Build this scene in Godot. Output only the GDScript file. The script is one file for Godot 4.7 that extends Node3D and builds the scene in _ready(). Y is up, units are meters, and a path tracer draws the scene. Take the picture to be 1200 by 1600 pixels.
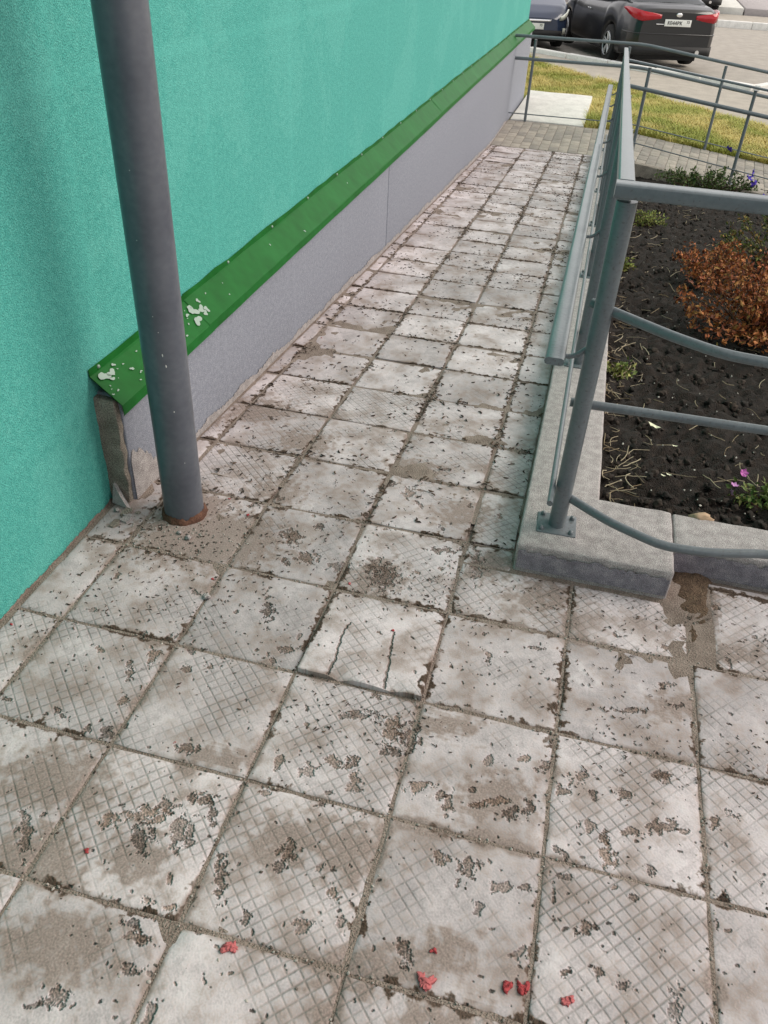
extends Node3D

# ---------------------------------------------------------------- shared numbers (metres)
const TILE := 0.30
const SLOPE := 0.0655            # fall of the long ramp
const RAMP_Z := -1.2             # where the long ramp starts
const RAMP_END := -8.52
const LOW_Y := -0.479            # level of the lower landing
const LOT_Y := -0.77             # level of the car park
const WALL_X := 0.162
const WALL_END := -11.6
# irregular hollows seen in the landing tiles: x, z, half length, half width, turn
const PITS := [0.750,-0.174,0.037,0.016,2.908,0.778,-0.204,0.022,0.016,3.128,0.828,-0.159,0.035,0.021,1.014,0.838,-0.236,0.025,0.013,2.909,0.865,-0.212,0.028,0.009,1.132,0.687,-0.141,0.022,0.013,3.000,0.764,-0.126,0.032,0.018,0.973,0.847,-0.072,0.013,0.006,1.068,0.933,-0.103,0.043,0.010,1.148,0.552,-0.072,0.043,0.012,0.947,0.830,-0.021,0.011,0.007,2.985,0.873,-0.021,0.012,0.005,2.894,0.842,0.039,0.019,0.008,2.918,0.860,0.090,0.016,0.008,2.946,0.755,-0.338,0.024,0.013,2.917,0.575,-0.324,0.018,0.014,0.496,0.948,-0.359,0.022,0.010,1.190,1.013,-0.354,0.016,0.014,2.993,1.035,-0.178,0.020,0.017,1.086,1.028,-0.149,0.014,0.011,2.988,1.103,-0.055,0.016,0.011,2.925,1.009,-0.040,0.014,0.008,1.136,0.764,0.162,0.021,0.014,-3.116,1.094,-0.402,0.017,0.012,1.286,1.074,-0.521,0.034,0.012,2.849,1.153,-0.505,0.034,0.019,1.346,1.170,-0.454,0.024,0.011,2.842,1.056,-0.391,0.023,0.012,2.862,1.115,-0.352,0.022,0.013,1.289,1.305,-0.362,0.028,0.009,1.391,1.288,-0.380,0.013,0.011,2.537,1.242,-0.379,0.023,0.012,2.834,1.390,-0.392,0.034,0.009,2.847,1.429,-0.376,0.018,0.015,1.861,1.460,-0.397,0.018,0.014,1.740,1.479,-0.504,0.018,0.011,2.738,1.366,-0.485,0.013,0.011,2.418,1.367,-0.240,0.019,0.016,1.744,1.315,-0.245,0.017,0.011,2.791,1.433,-0.221,0.019,0.011,2.794,1.473,-0.231,0.010,0.006,2.754,1.394,-0.170,0.011,0.010,2.123,1.286,-0.057,0.023,0.010,1.345,1.140,-0.125,0.014,0.010,1.234,1.555,-0.497,0.022,0.012,2.750,1.586,-0.467,0.011,0.008,1.932,1.643,-0.481,0.015,0.010,2.621,1.580,-0.391,0.015,0.012,2.388,1.612,-0.375,0.017,0.010,1.663,1.619,-0.336,0.023,0.015,1.747,1.721,-0.429,0.029,0.015,2.742,1.660,-0.400,0.019,0.008,2.799,1.540,-0.271,0.016,0.006,2.825,1.526,-0.223,0.024,0.003,1.490,1.585,-0.184,0.016,0.012,2.377,1.696,-0.328,0.012,0.009,1.945,1.824,-0.465,0.015,0.011,2.215,1.735,-0.094,0.026,0.010,1.659,1.553,-0.102,0.009,0.006,2.689,1.610,-0.116,0.013,0.009,2.667,1.717,-0.553,0.015,0.010,2.484,1.831,-0.314,0.010,0.007,2.178,1.812,-0.256,0.013,0.004,1.685,0.719,-1.072,0.034,0.029,1.147,0.788,-0.999,0.031,0.024,2.868,0.886,-0.988,0.028,0.021,2.822,1.011,-0.987,0.046,0.037,1.423,0.981,-1.019,0.032,0.028,1.458,0.781,-1.141,0.016,0.015,2.850,1.137,-1.140,0.040,0.014,2.816,1.242,-1.102,0.053,0.017,1.427,0.985,-1.400,0.031,0.018,1.388,0.914,-1.439,0.018,0.016,1.615,1.657,-0.710,0.024,0.009,2.801,1.729,-0.815,0.022,0.010,2.767,1.754,-0.940,0.029,0.011,2.792,0.568,-0.550,0.025,0.014,0.995,0.540,-0.490,0.027,0.008,1.048,0.572,-0.409,0.012,0.010,-2.784,0.656,-0.536,0.012,0.010,-3.138,0.707,-0.562,0.008,0.007,0.704,0.768,-0.770,0.041,0.013,1.196,0.859,-0.661,0.021,0.012,2.871,1.194,-0.499,0.033,0.022,1.391,1.526,-0.457,0.013,0.011,2.130]
# dusty patches: x, z, half length, half width, turn
const DIRT := [0.493,-0.993,0.195,0.123,2.909,0.395,-1.120,0.094,0.076,3.081,0.541,-0.199,0.141,0.077,2.984,0.595,-0.051,0.109,0.070,3.108,0.729,0.079,0.120,0.069,3.021,1.144,-0.209,0.074,0.072,1.131,1.219,-0.016,0.097,0.049,2.869,1.377,0.011,0.094,0.028,2.862,1.347,-0.085,0.066,0.041,2.816,0.593,-1.278,0.105,0.097,1.139,1.164,-1.351,0.110,0.083,2.543,0.994,-0.982,0.076,0.068,1.512,0.950,-1.557,0.107,0.080,2.608,0.333,-1.768,0.137,0.111,2.776,1.855,-1.096,0.144,0.022,1.644,1.877,-0.962,0.098,0.037,2.777,1.778,-1.188,0.059,0.041,2.356,1.431,-1.040,0.121,0.071,2.723,0.763,-0.099,0.074,0.058,-2.983,1.388,-0.409,0.092,0.057,2.769,1.026,-0.202,0.085,0.063,2.946,1.254,-0.553,0.099,0.034,2.838,1.266,-1.123,0.075,0.063,2.315,0.583,-1.604,0.108,0.089,2.706,0.823,-0.338,0.079,0.031,2.878,1.735,-0.753,0.063,0.043,2.521,0.186,-1.710,0.149,0.056,1.134]
const CRACKS := [[Vector2(0.975, -0.605), Vector2(0.978, -0.66), Vector2(0.968, -0.74), Vector2(0.975, -0.79)], [Vector2(1.108, -0.605), Vector2(1.104, -0.66), Vector2(1.092, -0.74), Vector2(1.088, -0.79)]]

var names := {}
var mats := {}
var rng := RandomNumberGenerator.new()


func _ready():
	rng.seed = 7301
	setup_view()
	make_materials()
	make_building()
	make_canopy()
	make_ground()
	make_landing()
	make_long_ramp()
	make_lower_paving()
	make_kerbs()
	make_soil()
	make_far_ground()
	make_column()
	make_ramp_railing()
	make_lower_railings()
	make_cars()
	make_plants()
	make_small_things()
	make_litter()


# ---------------------------------------------------------------- camera, sky, sun
func setup_view():
	var cam := Camera3D.new()
	cam.name = "camera"
	cam.position = Vector3(1.3557, 1.4132, 0.5972)
	cam.rotation = Vector3(-0.637698, 0.220348, 0.056567)
	cam.fov = 64.92
	cam.near = 0.05
	cam.far = 400.0
	add_child(cam)
	cam.current = true
	var sky_mat := ProceduralSkyMaterial.new()
	sky_mat.sky_top_color = Color(0.87, 0.86, 0.868)
	sky_mat.sky_horizon_color = Color(0.92, 0.912, 0.905)
	sky_mat.sky_curve = 0.25
	sky_mat.ground_bottom_color = Color(0.42, 0.41, 0.40)
	sky_mat.ground_horizon_color = Color(0.80, 0.81, 0.82)
	sky_mat.sky_energy_multiplier = 1.0
	var sky := Sky.new()
	sky.sky_material = sky_mat
	var env := Environment.new()
	env.background_mode = Environment.BG_SKY
	env.sky = sky
	env.background_energy_multiplier = 1.0
	env.tonemap_mode = Environment.TONE_MAPPER_LINEAR
	env.tonemap_exposure = 1.66
	env.sdfgi_enabled = true
	env.ssao_enabled = true
	env.ssil_enabled = true
	var we := WorldEnvironment.new()
	we.name = "world_environment"
	we.environment = env
	add_child(we)
	var sun := DirectionalLight3D.new()
	sun.name = "sun"
	sun.light_energy = 0.5
	sun.light_color = Color(1.0, 0.965, 0.92)
	sun.light_angular_distance = 40.0
	sun.shadow_enabled = true
	add_child(sun)
	sun.look_at_from_position(Vector3(9.0, 8.0, -3.5), Vector3.ZERO)


# ---------------------------------------------------------------- nodes, names, labels
func numbered(called: String) -> String:
	var n: int = names.get(called, 0)
	names[called] = n + 1
	return called if n == 0 else "%s_%03d" % [called, n]


func tag(o: Node, label: String, category: String, group := "", kind := ""):
	if label != "":
		o.set_meta("label", label)
	if category != "":
		o.set_meta("category", category)
	if group != "":
		o.set_meta("group", group)
	if kind != "":
		o.set_meta("kind", kind)
	return o


func thing(called: String, label: String, category: String, at := Vector3.ZERO, turn := 0.0, group := "") -> Node3D:
	var o := Node3D.new()
	o.name = numbered(called)
	add_child(o)
	o.position = at
	o.rotation.y = turn
	tag(o, label, category, group)
	return o


func structure(called: String) -> Node3D:
	var o := Node3D.new()
	o.name = numbered(called)
	add_child(o)
	o.set_meta("kind", "structure")
	return o


func put(called: String, mesh: Mesh, m: Material, parent: Node = null) -> MeshInstance3D:
	var o := MeshInstance3D.new()
	o.mesh = mesh
	o.material_override = m
	o.cast_shadow = GeometryInstance3D.SHADOW_CASTING_SETTING_ON
	if parent == null:
		o.name = numbered(called)
		add_child(o)
	else:
		var k: String = str(parent.get_instance_id()) + called
		var n: int = names.get(k, 0)
		names[k] = n + 1
		o.name = called if n == 0 else "%s_%03d" % [called, n]
		parent.add_child(o, true)
	return o


func begin() -> SurfaceTool:
	var st := SurfaceTool.new()
	st.begin(Mesh.PRIMITIVE_TRIANGLES)
	return st


func done(st: SurfaceTool, smooth := true) -> ArrayMesh:
	st.index()
	if smooth:
		st.generate_normals()
	else:
		st.deindex()
		st.set_smooth_group(-1)
		st.generate_normals()
	return st.commit()


# triangle and quad, corners counter-clockwise seen from outside
func tri(st: SurfaceTool, a: Vector3, b: Vector3, c: Vector3):
	st.add_vertex(a)
	st.add_vertex(c)
	st.add_vertex(b)


func quad(st: SurfaceTool, a: Vector3, b: Vector3, c: Vector3, d: Vector3):
	tri(st, a, b, c)
	tri(st, a, c, d)


func box(st: SurfaceTool, lo: Vector3, hi: Vector3):
	st.set_smooth_group(-1)
	var p := []
	for k in 8:
		p.append(Vector3(hi.x if k & 1 else lo.x, hi.y if k & 2 else lo.y, hi.z if k & 4 else lo.z))
	quad(st, p[4], p[5], p[7], p[6])
	quad(st, p[1], p[0], p[2], p[3])
	quad(st, p[5], p[1], p[3], p[7])
	quad(st, p[0], p[4], p[6], p[2])
	quad(st, p[6], p[7], p[3], p[2])
	quad(st, p[0], p[1], p[5], p[4])


# block with rounded, slightly uneven edges; its top and bottom follow a slope along z
func rounded_block(lo: Vector3, hi: Vector3, r: float, step: float, rough := 0.0, slope := 0.0, z0 := 0.0, sd := 1) -> ArrayMesh:
	var st := begin()
	st.set_smooth_group(0)
	var c := (lo + hi) * 0.5
	var h := (hi - lo) * 0.5
	var nz := FastNoiseLite.new()
	nz.seed = sd
	nz.frequency = 14.0
	var ax := []
	for k in 3:
		var list := [-h[k], -h[k] + r * 0.35, -h[k] + r]
		var inner: float = 2.0 * (h[k] - r)
		var n: int = max(1, int(inner / step))
		for i in range(1, n):
			list.append(-h[k] + r + inner * i / n)
		list.append_array([h[k] - r, h[k] - r * 0.35, h[k]])
		ax.append(list)
	var core := h - Vector3(r, r, r)
	var shape := func(p: Vector3) -> Vector3:
		var q := p.clamp(-core, core)
		var d := p - q
		if d.length() > 1e-6:
			p = q + d.normalized() * r
		var w := p + c
		if rough > 0.0:
			w += Vector3(nz.get_noise_3d(w.x, w.y, w.z), nz.get_noise_3d(w.x + 9.0, w.y, w.z), nz.get_noise_3d(w.x, w.y + 9.0, w.z)) * rough
		w.y += slope * (w.z - z0)
		return w
	for k in 3:
		var u: int = (k + 1) % 3
		var v: int = (k + 2) % 3
		for s in [-1.0, 1.0]:
			for i in ax[u].size() - 1:
				for j in ax[v].size() - 1:
					var q := []
					for e in [[0, 0], [1, 0], [1, 1], [0, 1]]:
						var p := Vector3.ZERO
						p[k] = s * h[k]
						p[u] = ax[u][i + e[0]]
						p[v] = ax[v][j + e[1]]
						q.append(shape.call(p))
					if s > 0.0:
						quad(st, q[0], q[1], q[2], q[3])
					else:
						quad(st, q[3], q[2], q[1], q[0])
	return done(st)


# round bar along a line of points
func tube(st: SurfaceTool, pts: Array, r, n := 12, caps := true):
	st.set_smooth_group(0)
	var rings := []
	var up := Vector3(0.31, 0.9, 0.17).normalized()
	for i in pts.size():
		var t: Vector3 = (pts[min(i + 1, pts.size() - 1)] - pts[max(i - 1, 0)]).normalized()
		if abs(t.dot(up)) > 0.95:
			up = Vector3(0.9, 0.2, 0.3).normalized()
		var a := t.cross(up).normalized()
		var b := a.cross(t).normalized()
		up = b
		var rr: float = r[i] if r is Array else r
		var ring := []
		for k in n:
			var w := TAU * k / n
			ring.append(pts[i] + (a * cos(w) + b * sin(w)) * rr)
		rings.append(ring)
	for i in rings.size() - 1:
		for k in n:
			var l: int = (k + 1) % n
			quad(st, rings[i][l], rings[i][k], rings[i + 1][k], rings[i + 1][l])
	if caps:
		st.set_smooth_group(-1)
		for k in n:
			var l: int = (k + 1) % n
			tri(st, pts[0], rings[0][k], rings[0][l])
			tri(st, pts[-1], rings[-1][l], rings[-1][k])
		st.set_smooth_group(0)


func tube_mesh(pts: Array, r, n := 12) -> ArrayMesh:
	var st := begin()
	tube(st, pts, r, n)
	return done(st)


# rounds the corners of a line of points
func bend(pts: Array, r: float, n := 5) -> Array:
	var out := [pts[0]]
	for i in range(1, pts.size() - 1):
		var a: Vector3 = pts[i] + (pts[i - 1] - pts[i]).limit_length(r)
		var b: Vector3 = pts[i] + (pts[i + 1] - pts[i]).limit_length(r)
		for k in n + 1:
			var t := float(k) / n
			out.append(a.lerp(pts[i], t).lerp(pts[i].lerp(b, t), t))
	out.append(pts[-1])
	return out


# hollow profile bar of rectangular section between two points, with rounded edges
func profile(st: SurfaceTool, a: Vector3, b: Vector3, w: float, h: float, r := 0.005):
	st.set_smooth_group(0)
	var t := (b - a).normalized()
	var side := t.cross(Vector3.UP).normalized()
	var up := side.cross(t).normalized()
	var ring := []
	for q in [[1, 1], [-1, 1], [-1, -1], [1, -1]]:
		for k in 3:
			var ang := (PI / 4.0) * k
			var e := Vector2(cos(ang), sin(ang))
			if q == [-1, 1]:
				e = Vector2(-e.y, e.x)
			elif q == [-1, -1]:
				e = -e
			elif q == [1, -1]:
				e = Vector2(e.y, -e.x)
			ring.append(side * (q[0] * (w * 0.5 - r) + e.x * r) + up * (q[1] * (h * 0.5 - r) + e.y * r))
	var n := ring.size()
	for k in n:
		var l := (k + 1) % n
		quad(st, a + ring[k], a + ring[l], b + ring[l], b + ring[k])
	st.set_smooth_group(-1)
	for k in n:
		var l := (k + 1) % n
		tri(st, a, a + ring[l], a + ring[k])
		tri(st, b, b + ring[k], b + ring[l])


func profile_mesh(a: Vector3, b: Vector3, w: float, h: float) -> ArrayMesh:
	var st := begin()
	profile(st, a, b, w, h)
	return done(st)


func lathe(st: SurfaceTool, prof: Array, n := 20, axis := Vector3.UP, at := Vector3.ZERO):
	st.set_smooth_group(0)
	var side := axis.cross(Vector3(0.3, 0.2, 0.9)).normalized()
	var other := axis.cross(side).normalized()
	for i in prof.size() - 1:
		for k in n:
			var q := []
			for e in [[i, k], [i, k + 1], [i + 1, k + 1], [i + 1, k]]:
				var w: float = TAU * e[1] / n
				q.append(at + axis * prof[e[0]].y + (side * cos(w) + other * sin(w)) * prof[e[0]].x)
			quad(st, q[3], q[2], q[1], q[0])


func along(table: Array, s: float) -> float:
	for i in table.size() - 1:
		if s <= table[i + 1][0]:
			var t: float = clamp((s - table[i][0]) / (table[i + 1][0] - table[i][0]), 0.0, 1.0)
			return lerp(table[i][1], table[i + 1][1], t)
	return table[-1][1]


# ---------------------------------------------------------------- materials
func srgb(r: float, g: float, b: float) -> Color:
	return Color(r / 255.0, g / 255.0, b / 255.0)


func noise(sd: int, freq: float, octaves := 4, kind := FastNoiseLite.TYPE_SIMPLEX_SMOOTH) -> FastNoiseLite:
	var f := FastNoiseLite.new()
	f.seed = sd
	f.frequency = freq
	f.noise_type = kind
	f.fractal_octaves = octaves
	f.fractal_type = FastNoiseLite.FRACTAL_FBM if octaves > 1 else FastNoiseLite.FRACTAL_NONE
	return f


func noise_bytes(f: FastNoiseLite, w: int, h: int) -> PackedByteArray:
	var im := f.get_image(w, h, false, false, true)
	im.convert(Image.FORMAT_L8)
	return im.get_data()


# seamless colour and height from two layers of noise
func grain(sd: int, size: int, coarse: float, fine: float, stops: Array, speck := 0.0, speck_color := Color.BLACK) -> Array:
	var a := noise(sd, coarse).get_seamless_image(size, size)
	var b := noise(sd + 1, fine, 3).get_seamless_image(size, size)
	var c := noise(sd + 2, fine * 1.6, 2).get_seamless_image(size, size)
	for im in [a, b, c]:
		im.convert(Image.FORMAT_L8)
	var da: PackedByteArray = a.get_data()
	var db: PackedByteArray = b.get_data()
	var dc: PackedByteArray = c.get_data()
	var ramp := []
	for k in 256:
		var t := k / 255.0 * (stops.size() - 1)
		var i: int = min(int(t), stops.size() - 2)
		ramp.append((stops[i] as Color).lerp(stops[i + 1], t - i))
	var col := PackedByteArray()
	col.resize(size * size * 3)
	var hei := PackedByteArray()
	hei.resize(size * size)
	for k in size * size:
		var m: int = (da[k] + db[k]) / 2
		m = clampi((m - 128) * 3 / 2 + 128, 0, 255)
		var q: Color = ramp[m]
		var hh: int = db[k]
		if speck > 0.0 and dc[k] < int(speck * 255.0):
			q = q.lerp(speck_color, 0.75)
			hh = hh / 3
		col[k * 3] = int(q.r * 255.0)
		col[k * 3 + 1] = int(q.g * 255.0)
		col[k * 3 + 2] = int(q.b * 255.0)
		hei[k] = hh
	var ci := Image.create_from_data(size, size, false, Image.FORMAT_RGB8, col)
	var hi := Image.create_from_data(size, size, false, Image.FORMAT_L8, hei)
	return [ImageTexture.create_from_image(ci), ImageTexture.create_from_image(hi)]


# see-through sheet of soft-edged stains in two tones, for faded and soiled places
func patches(sd: int, size: int, freq: float, pale: Color, dark: Color, most: float) -> ImageTexture:
	var a := noise(sd, freq, 5).get_seamless_image(size, size)
	var f := noise(sd + 3, freq * 9.0, 3).get_seamless_image(size, size)
	a.convert(Image.FORMAT_L8)
	f.convert(Image.FORMAT_L8)
	var da := a.get_data()
	var df := f.get_data()
	var out := PackedByteArray()
	out.resize(size * size * 4)
	for k in size * size:
		var v: float = (da[k] - 128) / 127.0 + (df[k] - 128) / 400.0
		var c := pale if v > 0.0 else dark
		out[k * 4] = int(c.r * 255.0)
		out[k * 4 + 1] = int(c.g * 255.0)
		out[k * 4 + 2] = int(c.b * 255.0)
		out[k * 4 + 3] = int(clamp((abs(v) - 0.12) * 1.2, 0.0, most) * 255.0)
	return ImageTexture.create_from_image(Image.create_from_data(size, size, false, Image.FORMAT_RGBA8, out))


func surface(tex: Array, metres: float, rough: float, relief: float) -> StandardMaterial3D:
	var m := StandardMaterial3D.new()
	m.albedo_texture = tex[0]
	m.uv1_triplanar = true
	m.uv1_world_triplanar = true
	m.uv1_scale = Vector3.ONE / metres
	m.roughness = rough
	if relief > 0.0:
		m.heightmap_enabled = true
		m.heightmap_texture = tex[1]
		m.heightmap_scale = relief
	return m


func plain(c: Color, rough := 0.6, metal := 0.0) -> StandardMaterial3D:
	var m := StandardMaterial3D.new()
	m.albedo_color = c
	m.roughness = rough
	m.metallic = metal
	return m


func make_materials():
	mats.teal = surface(grain(11, 640, 0.05, 0.19, [srgb(66, 160, 151), srgb(88, 180, 170), srgb(106, 194, 183)], 0.40, srgb(46, 124, 119)), 0.75, 0.92, 0.20)
	mats.teal.detail_enabled = true
	mats.teal.detail_blend_mode = BaseMaterial3D.BLEND_MODE_MIX
	mats.teal.detail_uv_layer = BaseMaterial3D.DETAIL_UV_2
	mats.teal.uv2_triplanar = true
	mats.teal.uv2_world_triplanar = true
	mats.teal.uv2_scale = Vector3.ONE / 4.3
	mats.teal.detail_albedo = patches(15, 512, 0.012, srgb(128, 206, 196), srgb(66, 160, 152), 0.10)
	mats.plinth = surface(grain(21, 640, 0.05, 0.21, [srgb(126, 130, 142), srgb(147, 151, 163), srgb(168, 171, 181)], 0.42, srgb(96, 99, 111)), 0.7, 0.88, 0.12)
	mats.bare = surface(grain(31, 512, 0.012, 0.14, [srgb(112, 104, 95), srgb(146, 138, 128), srgb(176, 168, 156)], 0.38, srgb(82, 74, 67)), 0.5, 0.95, 0.25)
	mats.kerb = surface(grain(41, 640, 0.02, 0.17, [srgb(150, 144, 143), srgb(184, 178, 177), srgb(212, 206, 205)], 0.41, srgb(96, 90, 91)), 0.5, 0.95, 0.22)
	mats.kerb_paint = surface(grain(51, 640, 0.02, 0.25, [srgb(118, 115, 124), srgb(154, 151, 160), srgb(198, 194, 197)], 0.43, srgb(76, 72, 81)), 0.55, 0.9, 0.3)
	mats.green = surface(grain(61, 256, 0.01, 0.05, [srgb(14, 84, 26), srgb(18, 96, 33), srgb(26, 106, 42)]), 0.8, 0.5, 0.0)
	mats.green.metallic_specular = 0.3
	mats.steel = surface(grain(71, 256, 0.01, 0.08, [srgb(82, 86, 96), srgb(91, 95, 105), srgb(100, 104, 113)]), 0.5, 0.34, 0.02)
	mats.rail = surface(grain(76, 256, 0.012, 0.1, [srgb(92, 100, 105), srgb(102, 110, 115), srgb(112, 119, 123)], 0.24, srgb(84, 84, 84)), 0.4, 0.28, 0.015)
	mats.rust = surface(grain(81, 256, 0.02, 0.1, [srgb(66, 44, 36), srgb(98, 66, 52), srgb(124, 92, 76)]), 0.15, 0.95, 0.2)
	mats.joint_dirt = surface(grain(91, 512, 0.01, 0.12, [srgb(112, 99, 91), srgb(140, 126, 117), srgb(160, 147, 138)], 0.30, srgb(82, 69, 61)), 0.4, 1.0, 0.3)
	mats.soil = surface(grain(101, 512, 0.02, 0.13, [srgb(18, 13, 10), srgb(31, 24, 19), srgb(54, 42, 33)], 0.30, srgb(10, 8, 6)), 0.45, 1.0, 0.8)
	mats.brown_soil = surface(grain(106, 256, 0.03, 0.14, [srgb(76, 60, 47), srgb(102, 83, 67), srgb(128, 108, 89)], 0.34, srgb(52, 39, 30)), 0.25, 1.0, 0.5)
	mats.asphalt = surface(grain(111, 512, 0.012, 0.2, [srgb(146, 141, 133), srgb(162, 156, 147), srgb(176, 170, 160)], 0.36, srgb(126, 120, 113)), 2.2, 0.95, 0.1)
	mats.path = surface(grain(121, 512, 0.012, 0.2, [srgb(152, 146, 136), srgb(168, 161, 150), srgb(182, 175, 163)], 0.36, srgb(132, 126, 117)), 2.0, 0.95, 0.1)
	mats.turf = surface(grain(131, 512, 0.012, 0.09, [srgb(140, 122, 74), srgb(160, 152, 70), srgb(184, 168, 96)], 0.36, srgb(112, 114, 54)), 1.6, 1.0, 0.6)
	mats.whitewash = surface(grain(141, 256, 0.02, 0.12, [srgb(196, 196, 192), srgb(222, 221, 216), srgb(232, 231, 227)], 0.2, srgb(160, 158, 152)), 0.9, 0.85, 0.1)
	mats.slab = surface(grain(146, 256, 0.015, 0.1, [srgb(188, 187, 182), srgb(206, 205, 199), srgb(220, 219, 213)]), 1.1, 0.9, 0.1)
	var pav := [[150, 143, 134], [140, 134, 127], [160, 152, 142]]
	for k in 3:
		var b: Array = pav[k]
		mats["paver_%d" % k] = surface(grain(151 + k * 5, 256, 0.02, 0.15, [srgb(b[0] - 20, b[1] - 20, b[2] - 20), srgb(b[0], b[1], b[2]), srgb(b[0] + 16, b[1] + 16, b[2] + 15)], 0.18, srgb(92, 86, 80)), 0.5, 0.95, 0.15)
	mats.black_paint = plain(srgb(20, 22, 26), 0.3)
	mats.blue_paint = plain(srgb(44, 55, 78), 0.3)
	mats.teal_paint = plain(srgb(18, 56, 70), 0.2)
	for k in ["black_paint", "blue_paint", "teal_paint"]:
		mats[k].clearcoat_enabled = true
		mats[k].clearcoat = 0.25
		mats[k].clearcoat_roughness = 0.06
	mats.glass = plain(srgb(26, 34, 36), 0.05)
	mats.tyre = plain(srgb(26, 26, 27), 0.9)
	mats.trim = plain(srgb(22, 22, 24), 0.7)
	mats.alloy = plain(srgb(196, 198, 200), 0.3, 0.7)
	mats.chrome = plain(srgb(225, 226, 228), 0.12, 0.9)
	mats.red_lens = plain(srgb(168, 22, 36), 0.1)
	mats.clear_lens = plain(srgb(206, 208, 196), 0.12)
	mats.plate = plain(srgb(226, 226, 222), 0.4)
	mats.ink = plain(srgb(24, 24, 26), 0.6)
	mats.zinc = plain(srgb(150, 168, 158), 0.5, 0.2)
	mats.leaf = plain(Color.WHITE, 0.7)
	mats.leaf.vertex_color_use_as_albedo = true
	mats.leaf.backlight = Color(0.35, 0.35, 0.3)
	mats.litter = plain(Color.WHITE, 0.95)
	mats.litter.vertex_color_use_as_albedo = true
	mats.pebble = plain(srgb(176, 150, 124), 0.9)
	mats.berry = plain(srgb(166, 64, 68), 0.85)
	mats.berry_pale = plain(srgb(188, 104, 106), 0.9)


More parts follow.
